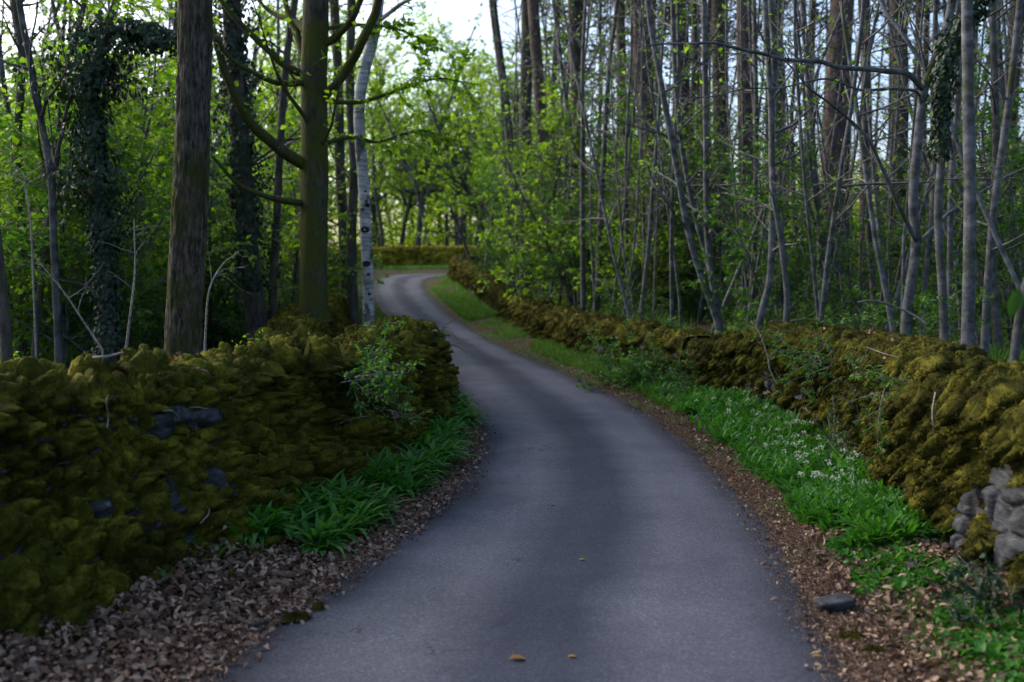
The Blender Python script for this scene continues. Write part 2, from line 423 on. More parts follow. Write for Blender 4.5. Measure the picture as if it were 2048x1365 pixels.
# birch: white skin, grey bands, black diamonds
m, n, l = M("bark_birch"); BK_BIRCH = m
v = objco(n); f1 = noise(n, l, 1, 6, scaled(n, l, v, (5, 5, 34)), .6)
c = ramp(n, l, f1, [(.30, (.10, .09, .085)), (.40, (.28, .275, .28)), (.6, (.48, .48, .495))])
f2 = noise(n, l, 1, 5, scaled(n, l, v, (7, 7, 4.5)), .6)
c = mixc(n, l, ramp(n, l, f2, [(.56, (0, 0, 0)), (.63, (1, 1, 1))]), c, (.030, .026, .023))
c = mixc(n, l, ramp(n, l, noise(n, l, 2.3, 4, v), [(.47, (0, 0, 0)), (.62, (.85, .85, .85))]), c, (.085, .075, .058))
finish(m, n, l, c, .7, f1, .5, .006, .3)
m, n, l = M("birch_scar"); MAT_SCAR = finish(m, n, l, ramp(n, l, noise(n, l, 30, 4, objco(n)), [(.3, (.006, .005, .005)), (.7, (.035, .03, .027))]), .95)

# ------------------------------------------------------------------ ground and road
def axis(lo, hi, fine_lo, fine_hi, fs, g=1.12):
    a = list(np.arange(fine_lo, fine_hi, fs)); s = fs; x = a[-1]
    while x < hi: s *= g; x += s; a.append(x)
    s = fs; x = a[0]
    while x > lo: s *= g; x -= s; a.insert(0, x)
    return np.array(a)
gx, gy = axis(-500, 500, -7, 7, .1, 1.14), axis(-200, 900, 3.5, 22, .1, 1.07)
X, Y = np.meshgrid(gx, gy); Z = gz(X, Y)
V = np.stack([X, Y, Z], -1).reshape(-1, 3)
nx = len(gx); i = np.arange(len(gy) - 1)[:, None] * nx + np.arange(nx - 1)[None]
tag(obj("ground", mesh("ground", V, [np.stack([i, i + 1, i + nx + 1, i + nx], -1).reshape(-1, 4)]), MAT_SOIL), "brown and green woodland floor on both sides of the lane", None, None, "structure")

ry = np.concatenate([np.arange(-30, 3, .5), np.arange(3, 22, .06), np.arange(22, 56, .2), np.arange(56, 63.6, .1)])
nu = 41; u = np.linspace(0, 1, nu)
rl, rr_ = road_l(ry), road_r(ry)
rl = rl + .035 * fbm(ry * 3.1, ry * 0, None, 4, 41) + .028 * vnoise(ry * 11, ry * 0, None, 44) + .018 * vnoise(ry * 29, ry * 0, None, 46)
rr_ = rr_ + .035 * fbm(ry * 3.1, ry * 0 + 7, None, 4, 42) + .028 * vnoise(ry * 11, ry * 0, None, 45) + .018 * vnoise(ry * 29, ry * 0, None, 47)
RX = rl[:, None] + (rr_ - rl)[:, None] * u[None]; RY = ry[:, None] + 0 * RX
RZ = zr(RY) - .012 + .03 * (1 - (2 * u[None] - 1) ** 2) + .006 * fbm(RX * 1.3, RY * 1.3, None, 3, 50) - .03 * (np.abs(2 * u[None] - 1) > .999)
# a worn dip at the patched edge where the lane bends
d_ = np.hypot((RX - 0.05) / .5, (RY - 19.5) / .9); RZ -= .02 * np.exp(-d_ * d_)
V = np.stack([RX, RY, RZ], -1).reshape(-1, 3)
i = np.arange(len(ry) - 1)[:, None] * nu + np.arange(nu - 1)[None]
F4 = np.stack([i, i + 1, i + nu + 1, i + nu], -1).reshape(-1, 4)
me = mesh("road", V, [F4])
uvl = me.uv_layers.new(name="UVMap")
UV = np.stack([np.broadcast_to(u[None], RX.shape), RY * .3], -1).reshape(-1, 2).astype(np.float32)
uvl.data.foreach_set("uv", UV[F4.ravel()].ravel())
tag(obj("road", me, MAT_ROAD), "narrow grey asphalt lane winding away between mossy walls", None, None, "structure")

def on_road(px, py): return G(px, py)

# ------------------------------------------------------------------ dry stone walls under moss
def wall(label, path, hts, side, ds, seed, mat_moss, thick=.55, batter=.16, mossy=.35, lump=1.0, hang=0.0, blades=60000, bl=.022, qstep=None, bare=None, flare=None, ch=.115, mfill=.0):
    """path: face line on the ground; side=+1 if the lane is on the right of the path's run, -1 if on the left"""
    pth = np.asarray(path, float)
    base = smooth_path(pth, max(8, int(np.sum(np.linalg.norm(np.diff(pth, axis=0), axis=1)) / ds)))
    for _ in range(6): base[1:-1] = (base[:-2] + 2 * base[1:-1] + base[2:]) / 4
    n = len(base); sl_ = np.concatenate([[0], np.cumsum(np.linalg.norm(np.diff(base, axis=0), axis=1))])
    T = nrm(np.gradient(base, axis=0)); Nn = np.stack([T[:, 1], -T[:, 0]], 1) * side
    hs = np.interp(np.linspace(0, 1, n), np.linspace(0, 1, len(hts)), hts)
    hs = hs + .035 * fbm(sl_ * 1.4, sl_ * 0, None, 3, seed) + .018 * np.sign(vnoise(sl_ * 2.8, sl_ * 0 + 3, None, seed + 1))
    taper = ss(0, .3, sl_) * ss(0, .3, sl_[-1] - sl_)
    qstep = qstep or ds
    hm = hs.mean()
    nf, nt, nb = int((hm + .15) / qstep), int(thick / qstep * 1.3), max(6, int(hm / (3 * qstep)))
    a = np.linspace(0, 1, nf, endpoint=False)
    offs = [-batter * a]; zz = [-.12 + (1.12 * a) * 1.0]
    t = np.linspace(0, pi, nt, endpoint=False); rc = .10
    wtop = thick - batter
    offs.append(-batter - wtop * (1 - np.cos(t)) / 2); zz.append(1.0 + .07 * np.sin(t))
    b = np.linspace(0, 1, nb)
    offs.append(-thick - .08 * b); zz.append(1.0 - b * .95)
    off, zp = np.concatenate(offs), np.concatenate(zz); m_ = len(off)
    isf = np.concatenate([np.ones(nf), np.zeros(nt), np.full(nb, -1.0)])
    gzb = zr(base[:, 1]) + .08
    OFF = np.broadcast_to(off[None], (n, m_)).copy()
    if flare is not None:   # slumped foot of the wall
        fl = np.interp(np.linspace(0, 1, n), np.linspace(0, 1, len(flare)), flare)
        OFF += fl[:, None] * (np.clip(1 - zp, 0, 1.2)[None] ** 2) * (isf == 1)[None]
    Zb = gzb[:, None] + zp[None] * hs[:, None]
    Pt = np.empty((n, m_, 3)); Pt[..., :2] = base[:, None] + Nn[:, None] * OFF[..., None]; Pt[..., 2] = Zb
    q = np.concatenate([[0], np.cumsum(np.hypot(np.diff(off), np.diff(zp) * hm))])
    S = sl_[:, None] + 0 * OFF; Q = q[None] + 0 * OFF
    def normals(A):
        nn = np.cross(np.gradient(A, axis=0), np.gradient(A, axis=1))
        nn = nrm(nn)
        if np.mean(np.sum(nn[:, :nf, :2] * Nn[:, None], -1)) < 0: nn = -nn
        return nn
    n0 = normals(Pt)
    # stones: flat slabs in rough courses
    sw = .11 * vnoise(S * 1.7, Q * 2, None, seed + 20) + .03 * vnoise(S * 6, Q * 5, None, seed + 21)
    row = np.floor((Q + sw) / ch); fr = (Q + sw) / ch - row
    sl2 = .2 + .34 * h3(row, row * 0, row * 0, seed + 3)
    col = np.floor(S / sl2 + h3(row, row * 0 + 1, row * 0, seed + 4) * 5); fc = S / sl2 + h3(row, row * 0 + 1, row * 0, seed + 4) * 5 - col
    prot = h3(col, row, row * 0, seed + 6)
    ed = np.minimum(np.minimum(fr, 1 - fr) * ch, np.minimum(fc, 1 - fc) * sl2)
    stone = (.09 * prot - .02) * ss(0, .02, ed) - .06 * (1 - ss(.0, .014, ed)) + .015 * fbm(S * 9, Q * 9, None, 3, seed + 7)
    stone = stone * taper[:, None]
    i = np.arange(n - 1)[:, None] * m_ + np.arange(m_ - 1)[None]
    F4 = np.stack([i, i + 1, i + m_ + 1, i + m_], -1).reshape(-1, 4)
    if side < 0: F4 = F4[:, ::-1]
    # moss cushions
    szv = 1 + .35 * vnoise(S * 1.1, Q * 1.3, None, seed + 30)
    wv = .05 * fbm(S * 4, Q * 4, None, 2, seed + 8); wq = .05 * fbm(S * 4 + 9, Q * 4, None, 2, seed + 9)
    topk = ss(-.1, .2, Q - hm)
    sx_, sq = (1, 1) if hang == 0 else (1.25, .62)
    def pil(sc_, sd):
        f1_, f2_, c_ = worley((S + wv) / sc_ * sx_, (Q + wq) / (sc_ * .8) * sq, sd)
        return np.sqrt(np.clip(1 - (f1_ / 1.0) ** 2, 0.0, 1)) * (.45 + .55 * c_) * (.2 + .8 * ss(0, .28, f2_ - f1_))
    L1, L2, L3 = pil(.23, seed + 10), pil(.125, seed + 11), pil(.06, seed + 12)
    mask = fbm(S * 1.5, Q * 2.0, None, 4, seed + 13) * .5 + .32 * fbm(S * 5, Q * 7, None, 2, seed + 15) + mossy + .5 * topk * (isf >= 0)
    if bare is not None:
        for (s0, q0, rs, rq) in bare:
            mask = mask - 1.6 * np.exp(-(((S - s0) / rs) ** 2 + ((Q - q0) / rq) ** 2))
    mk = ss(-.12, .25, mask) * ss(.02, .26, .62 * L1 + .6 * L2 + .3 * (isf == 0)[None] - .17)
    st2 = stone * (1 - .6 * mk) - .06 * mk
    Sp = Pt + n0 * st2[..., None]
    root = thing("mossy_wall", label, "stone wall", (0, 0, 0)); root["kind"] = "thing"
    obj("stonework", mesh("stonework", Sp.reshape(-1, 3), [F4]), MAT_STONE, root, smooth=False)
    d = lump * szv * (.17 * L1 * (.4 + .6 * L1) + .15 * L2 * (.4 + .6 * L1) + .05 * L3 - .085) + .007 * fbm(S * 26, Q * 26, None, 3, seed + 14)
    d = (.6 * np.maximum(stone, -.01) * (isf == 1)[None] + d + .02 + .03 * (isf == 0)[None]) * mk - .05 * (1 - mk)
    d = d * taper[:, None] * (1 - .45 * (isf != 1))[None]
    Mp = Pt + n0 * d[..., None]
    Mp[..., 2] -= (.15 + 1.2 * hang) * np.clip(d, 0, 1) * (isf == 1)[None] * ss(.02, .12, d)
    keep = (mk.reshape(-1)[F4].max(1) > .03)
    acc = Acc(); acc.add(Mp.reshape(-1, 3), F4[keep])
    # short shoots all over the cushions
    rng = np.random.default_rng(seed)
    nM = normals(Mp)
    cell = (np.linalg.norm(np.gradient(Mp, axis=0), axis=-1) * np.linalg.norm(np.gradient(Mp, axis=1), axis=-1) * (mk > .35) * (isf >= 0)[None]).ravel()
    idx = rng.choice(len(cell), blades, p=cell / cell.sum())
    o = Mp.reshape(-1, 3)[idx] + rng.normal(0, ds * .4, (blades, 3)); nn = nM.reshape(-1, 3)[idx]
    o = o - nn * .006
    vert = (1 - np.abs(nn[:, 2:3]))
    dr = nrm(nn * (1.0 - .55 * min(1, hang * 2)) + rng.normal(0, .55, (blades, 3)) + np.array([0, 0, -1]) * vert * (.45 + 1.6 * hang) + np.array([0, 0, .25]) * (1 - vert))
    ln = bl * (.5 + rng.random((blades, 1)) ** 2 * 1.6) * (1 + 1.5 * hang * vert)
    sd = nrm(np.cross(dr, rng.normal(0, 1, (blades, 3)))) * ln * .12
    k = np.arange(blades)[:, None] * 3
    acc.add(np.stack([o - sd, o + sd, o + dr * ln], 1).reshape(-1, 3), k + [0, 1, 2])
    obj("moss", acc.mesh("moss"), mat_moss, root)
    return root, Mp, nM, isf

LW, LM, LN_, LF = wall("moss cushioned dry stone wall along the lane's left edge, rounding off at the bend",
    [(-4.7, 0), (-3.55, 3), (-2.62, 5), (-2.02, 5.75), (-1.62, 6.9), (-1.18, 8.2), (-.94, 9.4), (-.80, 10.4), (-.78, 11.4), (-.88, 12.2), (-1.25, 12.8), (-1.8, 13.0)],
    [.98, .98, .97, .97, 1.0, 1.0, .97, .95, .93, .90, .86, .82, .8], +1, .014, 101, MAT_MOSS, .62, .2, .62, 1.15, 0, 260000, .012,
    bare=[(6.55, .92, .16, .07), (6.9, .84, .14, .06), (7.6, 1.0, .1, .06)], flare=[.4, .45, .48, .38, .2, .06, 0, 0, 0])
RW, RM, RN_, RF = wall("wall with hanging moss along the right verge, bare grey stones showing at its near end",
    [(2.72, 2.5), (2.70, 4), (2.68, 5.6), (2.70, 6.4), (2.84, 7.6), (3.0, 8.8), (3.08, 10), (3.10, 11.2), (2.76, 12.7), (2.38, 13.75)],
    [.95, .94, .93, .93, .95, .97, .98, .96, .92, .90, .82, .68, .58], -1, .016, 202, MAT_MOSSR, .55, .06, .5, .85, .35, 260000, .017, ch=.17,
    bare=[(2.75, .5, .26, .22), (3.05, .75, .10, .10), (2.3, .8, .2, .14), (3.3, .22, .10, .16), (2.85, .2, .12, .12)])
RW2, *_r2 = wall("low moss topped stone wall receding from the bush on the right towards the far bend",
    [(2.3, 13.95), (1.9, 15.6), (1.45, 17.5), (.66, 21.8), (-.1, 28), (-.75, 35), (-1.6, 43), (-3.05, 52), (-3.35, 55), (-3.0, 56.8), (-1, 57.6), (3, 57.9)],
    [.6, .6, .58, .6, .62, .72, .95, 1.05, 1.05, 1.0, 1.0], -1, .05, 303, MAT_MOSSR, .6, .12, .28, 1.1, .3, 60000, .05)
LW2, *_l2 = wall("stepped mossy stone wall beyond the left bend, running behind the white birch",
    [(-2.1, 10.6), (-2.45, 13), (-2.85, 15), (-3.5, 21), (-5.05, 30), (-6.95, 40), (-9.05, 50), (-9.9, 57), (-9.7, 61.5)],
    [.85, .85, .82, .78, .8, .9, 1.0, 1.1, 1.1], +1, .05, 404, MAT_MOSS, .6, .14, .5, 1.3, .1, 60000, .05)
FW, *_f = wall("golden-lit mossy stone wall facing down the lane at the far bend",
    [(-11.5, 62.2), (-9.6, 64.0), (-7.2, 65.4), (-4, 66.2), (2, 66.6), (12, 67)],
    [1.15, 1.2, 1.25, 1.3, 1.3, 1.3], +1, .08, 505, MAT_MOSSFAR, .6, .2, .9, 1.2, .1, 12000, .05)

# ------------------------------------------------------------------ growing trees
UPV = np.array([0, 0, 1.0])
def grow(rng, p, d, L, r, lev, S, out):
    n = max(3, int(L / S['seg'][lev]) + 1)
    pts = [np.array(p, float)]; ds = []
    d = nrm(d)
    for i in range(n):
        d = d + rng.normal(0, S['wob'][lev], 3) + UPV * S['up'][lev]
        d = d / math.sqrt(float(d @ d)); pts.append(pts[-1] + d * (L / n)); ds.append(d)
    pts = np.array(pts); rad = r * np.linspace(1, S['tip'][lev], n + 1)
    out['t'][lev].append((pts, rad))
    sub(rng, pts, rad, L, lev, S, out)
    return pts

def sub(rng, pts, rad, L, lev, S, out, lo=None):
    n = len(pts) - 1
    if lev in S['leaf']:
        k = int(L * S['ld'] * (1 if lev == max(S['leaf']) else .5) + rng.random())
        if k:
            t = rng.uniform(.15, 1, k) * n * .999; i = t.astype(int); f = (t - i)[:, None]
            out['lp'].append(pts[i] * (1 - f) + pts[i + 1] * f); out['ldir'].append(pts[i + 1] - pts[i])
    if lev < S['max']:
        m = int(L * S['nch'][lev] + rng.random())
        az = rng.uniform(0, 6.28)
        for j in range(m):
            t = S['t0'][lev] + (.98 - S['t0'][lev]) * rng.random() ** S.get('bias', 1.0)
            if lo is not None and lev == 0: t = lo + (.98 - lo) * rng.random()
            x = t * n; i = min(int(x), n - 1); f = x - i
            q = pts[i] * (1 - f) + pts[i + 1] * f; d = nrm(pts[i + 1] - pts[i])
            az += 2.4 + rng.normal(0, .5)
            a = nrm(np.cross(d, [.3, .5, .81] if abs(d[2]) < .7 else [1, 0, 0])); b = np.cross(d, a)
            ang = radians(rng.uniform(*S['ang'][lev]))
            nd = d * cos(ang) + (a * cos(az) + b * sin(az)) * sin(ang)
            Lc = L * rng.uniform(*S['len'][lev]) * (1 - .55 * t)
            rc = min(float(rad[i]) * .62, S['rmax'][lev] * (.5 + Lc / (L * S['len'][lev][1] + 1e-6)))
            grow(rng, q, nd, Lc, max(rc, .0025), lev + 1, S, out)

def new_out(): return {'t': [[], [], [], [], []], 'lp': [], 'ldir': []}

def add_leaves(acc, out, rng, size, flat=.6, wr=.62, six=False):
    p = np.concatenate(out['lp']); d = nrm(np.concatenate(out['ldir'])); k = len(p)
    side = rng.normal(0, 1, (k, 3)); side[:, 2] *= .5
    dd = nrm(d * .5 + nrm(side) * .9 - UPV * .12)
    nr = nrm(UPV * flat + rng.normal(0, .55, (k, 3)))
    sz = size * rng.uniform(.55, 1.25, k)
    p = p + nrm(side) * rng.uniform(0, .03, (k, 1))
    (leaves6 if six else leaves)(acc, p, dd, nr, sz, sz * wr)

def twigs_and_leaves(root, tacc, tmats, name, out, rng, leafm, size, twig, sides, flat=.6, wr=.62, six=False, crown="crown"):
    """leafy trees: twigs and leaves are the crown; bare ones keep their twigs on the trunk"""
    leafy = bool(out['lp'])
    acc = Acc() if leafy else tacc
    acc.mi = 0 if leafy else 1
    for lev in (1, 2, 3):
        for p, r in out['t'][lev]: tube(acc, p, r, sides[lev])
    obj(name, tacc.mesh(name, tmats if leafy else tmats + [twig]), None, root)
    if leafy:
        acc.mi = 1; add_leaves(acc, out, rng, size, flat, wr, six)
        obj(crown, acc.mesh(crown, [twig, leafm]), None, root, smooth=False)

def assemble(root, out, rng, bark, leafm, size, twig=None, sides=(10, 6, 4, 3), trunk_name="trunk", flat=.6, wr=.62, six=False, furrow=0, bump=.05):
    t = Acc()
    for k, (p, r) in enumerate(out['t'][0]): tube(t, p, r, sides[0], bump, 3 + k, furrow=furrow)
    twigs_and_leaves(root, t, [bark], trunk_name, out, rng, leafm, size, twig or bark, sides, flat, wr, six)
    return root

SAP = dict(seg=[.5, .3, .22, .2], wob=[.07, .12, .15, .15], up=[.05, .02, .0, 0], tip=[.15, .2, .3, .3], leaf=(1, 2), ld=26, max=2, nch=[6.0, 4.2, 0], t0=[.1, .12, .1], ang=[(45, 80), (35, 65), (30, 60)], len=[(.22, .45), (.3, .6), (.3, .5)], rmax=[.014, .005, .003])
SLIM = dict(seg=[.9, .35, .25, .2], wob=[.03, .13, .15, .15], up=[.015, .035, .02, 0], tip=[.3, .2, .3, .3], leaf=(2,), ld=7, max=2, nch=[1.7, 2.6, 0], t0=[.22, .15, .1], ang=[(40, 75), (30, 60), (30, 60)], len=[(.08, .24), (.25, .55), (.3, .5)], rmax=[.018, .006, .003])
PINE = dict(seg=[1.5, .5, .3, .2], wob=[.012, .09, .12, .1], up=[.02, .0, .02, 0], tip=[.45, .3, .3, .3], leaf=(2,), ld=0, max=1, nch=[.8, 0, 0], t0=[.12, .15, .1], ang=[(65, 95), (40, 70), (30, 60)], len=[(.03, .10), (.3, .5), (.3, .5)], rmax=[.022, .01, .003])
BROAD = dict(seg=[1.0, .7, .45, .3], wob=[.05, .12, .15, .15], up=[.03, .04, .0, 0], tip=[.2, .2, .25, .3], leaf=(2, 3), ld=9, max=3, nch=[1.6, 1.2, 2.2, 0], t0=[.22, .2, .15, .1], ang=[(40, 70), (35, 65), (30, 60)], len=[(.25, .42), (.3, .55), (.3, .5)], rmax=[.07, .03, .008])
BUSH = dict(seg=[.25, .2, .15, .2], wob=[.12, .15, .15, .15], up=[.02, .0, -.01, 0], tip=[.3, .3, .3, .3], leaf=(0, 1), ld=45, max=1, nch=[9, 0, 0], t0=[.15, .1, .1], ang=[(35, 70), (35, 65), (30, 60)], len=[(.3, .6), (.3, .6), (.3, .5)], rmax=[.004, .003, .003])

def proto_sapling(seed, h, leafm, size=.085, lean=.1, ld=None, label="x", nch=None):
    rng = np.random.default_rng(seed); out = new_out(); S = dict(SAP)
    if ld: S['ld'] = ld
    if nch: S['nch'] = nch
    for s in range(rng.integers(1, 4)):
        grow(rng, (rng.normal(0, .06), rng.normal(0, .06), -.1), (rng.normal(0, lean), rng.normal(0, lean), 1), h * rng.uniform(.75, 1), .012 + .0045 * h, 0, S, out)
    r = thing("sapling", label, "sapling")
    return assemble(r, out, rng, BK_SLIM, leafm, size, BK_TWIG, (6, 4, 3, 3), "stem", .9)
def proto_slim(seed, h, r0, bark=None, leafm=None, lean=.05, ld=None):
    rng = np.random.default_rng(seed); out = new_out(); S = dict(SLIM)
    if ld is not None: S['ld'] = ld
    for s in range(1 + (rng.random() < .45)):
        grow(rng, (rng.normal(0, .1), rng.normal(0, .1), -.15), (rng.normal(0, lean), rng.normal(0, lean), 1), h * rng.uniform(.85, 1.1), r0 * rng.uniform(.7, 1), 0, S, out)
    r = thing("slim_tree", "x", "tree")
    return assemble(r, out, rng, bark or BK_SLIM, leafm or MAT_GREEN, .08, BK_TWIG, (8, 4, 3, 3), "trunk", .5)
def pine_crown(rng, out, pts, lo=.55):
    """flat dark sprays round the upper third"""
    n = len(pts) - 1
    for k in range(46):
        t = lo + (1 - lo) * rng.random() ** .8; q = pts[min(int(t * n), n)]
        az = rng.uniform(0, 6.28); L = rng.uniform(.9, 2.6) * (1.25 - t)* 1.9
        d = np.array([cos(az), sin(az), rng.uniform(-.1, .45)])
        b = grow(rng, q, d, L, .025, 1, PINE, out)
        kk = 22; tt = rng.uniform(.35, 1, kk) * (len(b) - 1.001); i = tt.astype(int)
        out['lp'].append(b[i] + rng.normal(0, .16, (kk, 3))); out['ldir'].append(np.tile(d, (kk, 1)) + rng.normal(0, .5, (kk, 3)))
def proto_pine(seed, h, r0, bark=BK_PINE):
    rng = np.random.default_rng(seed); out = new_out()
    pts = grow(rng, (0, 0, -.2), (rng.normal(0, .012), rng.normal(0, .012), 1), h, r0, 0, PINE, out)
    pine_crown(rng, out, pts)
    r = thing("pine_tree", "x", "tree")
    return assemble(r, out, rng, bark, MAT_NEEDLE, .34, BK_DARK, (12, 4, 3, 3), "trunk", .5, .3)
def proto_broad(seed, h, r0, leafm, size=.20, ld=26):
    rng = np.random.default_rng(seed); out = new_out(); S = dict(BROAD); S['ld'] = ld
    grow(rng, (0, 0, -.2), (rng.normal(0, .05), rng.normal(0, .05), 1), h, r0, 0, S, out)
    r = thing("broadleaf_tree", "x", "tree")
    return assemble(r, out, rng, BK_SLIM, leafm, size, BK_SLIM, (9, 5, 3, 3), "trunk", .9)  # far trunks take a paler bark, haze put into their colour
def proto_bush(seed, leafm, n=9, L=.8, size=.05, name="shrub", spread=.55, ld=45):
    rng = np.random.default_rng(seed); out = new_out(); S = dict(BUSH); S['ld'] = ld
    for k in range(n):
        az = rng.uniform(0, 6.28); e = rng.uniform(.1, spread * 2)
        grow(rng, (rng.normal(0, .1), rng.normal(0, .1), -.03), (cos(az) * e, sin(az) * e, 1), L * rng.uniform(.5, 1.1), .006, 0, S, out)
    r = thing(name, "x", "shrub")
    acc = Acc()
    for lev in (0, 1):
        for p, rr in out['t'][lev]: tube(acc, p, rr, 4)
    acc.mi = 1; add_leaves(acc, out, rng, size, .8, .6)
    obj("foliage", acc.mesh("foliage", [BK_TWIG, leafm]), None, r, smooth=False)
    return r

def place(protos, xy, rng, label, group, scale=(.85, 1.2), tilt=.03, sink=0, used=set()):
    k = int(rng.integers(len(protos))); pr = protos[k]
    s = rng.uniform(*scale)
    loc = (float(xy[0]), float(xy[1]), float(gz(xy[0], xy[1])) - sink)
    rot = (rng.normal(0, tilt), rng.normal(0, tilt), rng.uniform(0, 6.28))
    if pr.name not in used:
        used.add(pr.name); pr.location = loc; pr.rotation_euler = rot; pr.scale = (s,) * 3
        pr["label"] = label; pr["group"] = group; return pr
    return copy_tree(pr, loc, rot, s, label, group)

def keytree(name, label, px, r, bark, S=None, seed=0, leafm=None, lsize=.07, sides=12, limbs=(), furrow=0, bump=.06, limb_S=None, limb_bark=None, lo=.2, n=40, cat="tree", group=None, flare=0.25, ld=None, six=False, top=3.0, twig=None, foot=None, crown_fn=None):
    """px: [(x, y, d)...] from the foot up along the trunk; r: (foot, top) radii in metres; limbs: [(pixel path, r0, r1)]"""
    rng = np.random.default_rng(seed)
    w = [P(*q) for q in px]
    b = foot if foot is not None else None
    if b is None:
        d0 = nrm(w[0] - w[1]); z0 = float(gz(w[0][0], w[0][1]))
        if w[0][2] > z0: w.insert(0, np.array([w[0][0] + d0[0] * .1, w[0][1], z0 - .12]))
        else: w[0][2] = min(w[0][2], z0 - .1)
    if top:
        d1 = nrm(w[-1] - w[-2]); d1 = nrm(d1 + UPV * .6); w.append(w[-1] + d1 * top * .5); w.append(w[-1] + nrm(d1 + UPV) * top * .5)
    base = w[0].copy(); root = thing(name, label, cat, tuple(base), group)
    pts = smooth_path([q - base for q in w], n)
    t = np.linspace(0, 1, n); rad = r[0] + (r[1] - r[0]) * t; rad = rad * (1 + flare * np.exp(-t * 14))
    out = new_out(); out['t'][0].append((pts, rad))
    if S is not None:
        S = dict(S)
        if ld is not None: S['ld'] = ld
        sub(rng, pts, rad, float(np.sum(np.linalg.norm(np.diff(pts, axis=0), axis=1))), 0, S, out, lo)
    for k, (lp, r0, r1, *sl_) in enumerate(limbs):
        q = smooth_path([P(*a) - base for a in lp], max(14, 5 * len(lp)))
        q = q + np.stack([vnoise(q[:, 0] * 3.1, q[:, 2] * 3.1, None, seed + a + k) for a in (1, 2, 3)], 1) * (.035 * np.linspace(0, 1, len(q)))[:, None]
        rr = np.linspace(r0, r1, len(q)); lacc = Acc()
        tube(lacc, q, rr, 9, .16, seed + k)
        obj("limb", lacc.mesh("limb"), limb_bark or bark, root)
        if S is not None: sub(rng, q, rr, float(np.sum(np.linalg.norm(np.diff(q, axis=0), axis=1))), 1, sl_[0] if sl_ else (limb_S or S), out)
    t = Acc(); tube(t, pts, rad, sides, bump, seed, furrow=furrow)
    if crown_fn: crown_fn(rng, out, pts)
    twigs_and_leaves(root, t, [bark], "trunk", out, rng, leafm, lsize, twig or limb_bark or bark, (5, 5, 4, 3), .5 if crown_fn else .7, .3 if crown_fn else .65, six)
    return root, pts + base, rad

def ivy_on(root, pts, rad, lo, hi, n, size, seed, spread=.12, name="ivy"):
    """leaves clothing a trunk between two shares of its length"""
    rng = np.random.default_rng(seed); base = np.array(root.location)
    t = rng.uniform(lo, hi, n) * (len(pts) - 1); i = np.clip(t.astype(int), 0, len(pts) - 2); f = (t - i)[:, None]
    q = pts[i] * (1 - f) + pts[i + 1] * f; rr = rad[i]
    az = rng.uniform(0, 6.28, n); k = (i / len(pts))
    lump = .15 + 1.3 * np.clip(vnoise(np.cos(az) * 1.3 + 5, np.sin(az) * 1.3, t * .5, seed) + .35, 0, 1)
    o = np.stack([np.cos(az), np.sin(az), 0 * az], 1)
    p = q + o * (rr + spread * lump * rng.uniform(.2, 1, n))[:, None]
    acc = Acc(); leaves6(acc, p - base, o * .35 + rng.normal(0, .35, (n, 3)) - UPV * .8, o + UPV * .35 + rng.normal(0, .3, (n, 3)), size * rng.uniform(.6, 1.25, n), size * rng.uniform(.6, 1.1, n))
    return obj(name, acc.mesh(name), MAT_IVY, root, smooth=False)

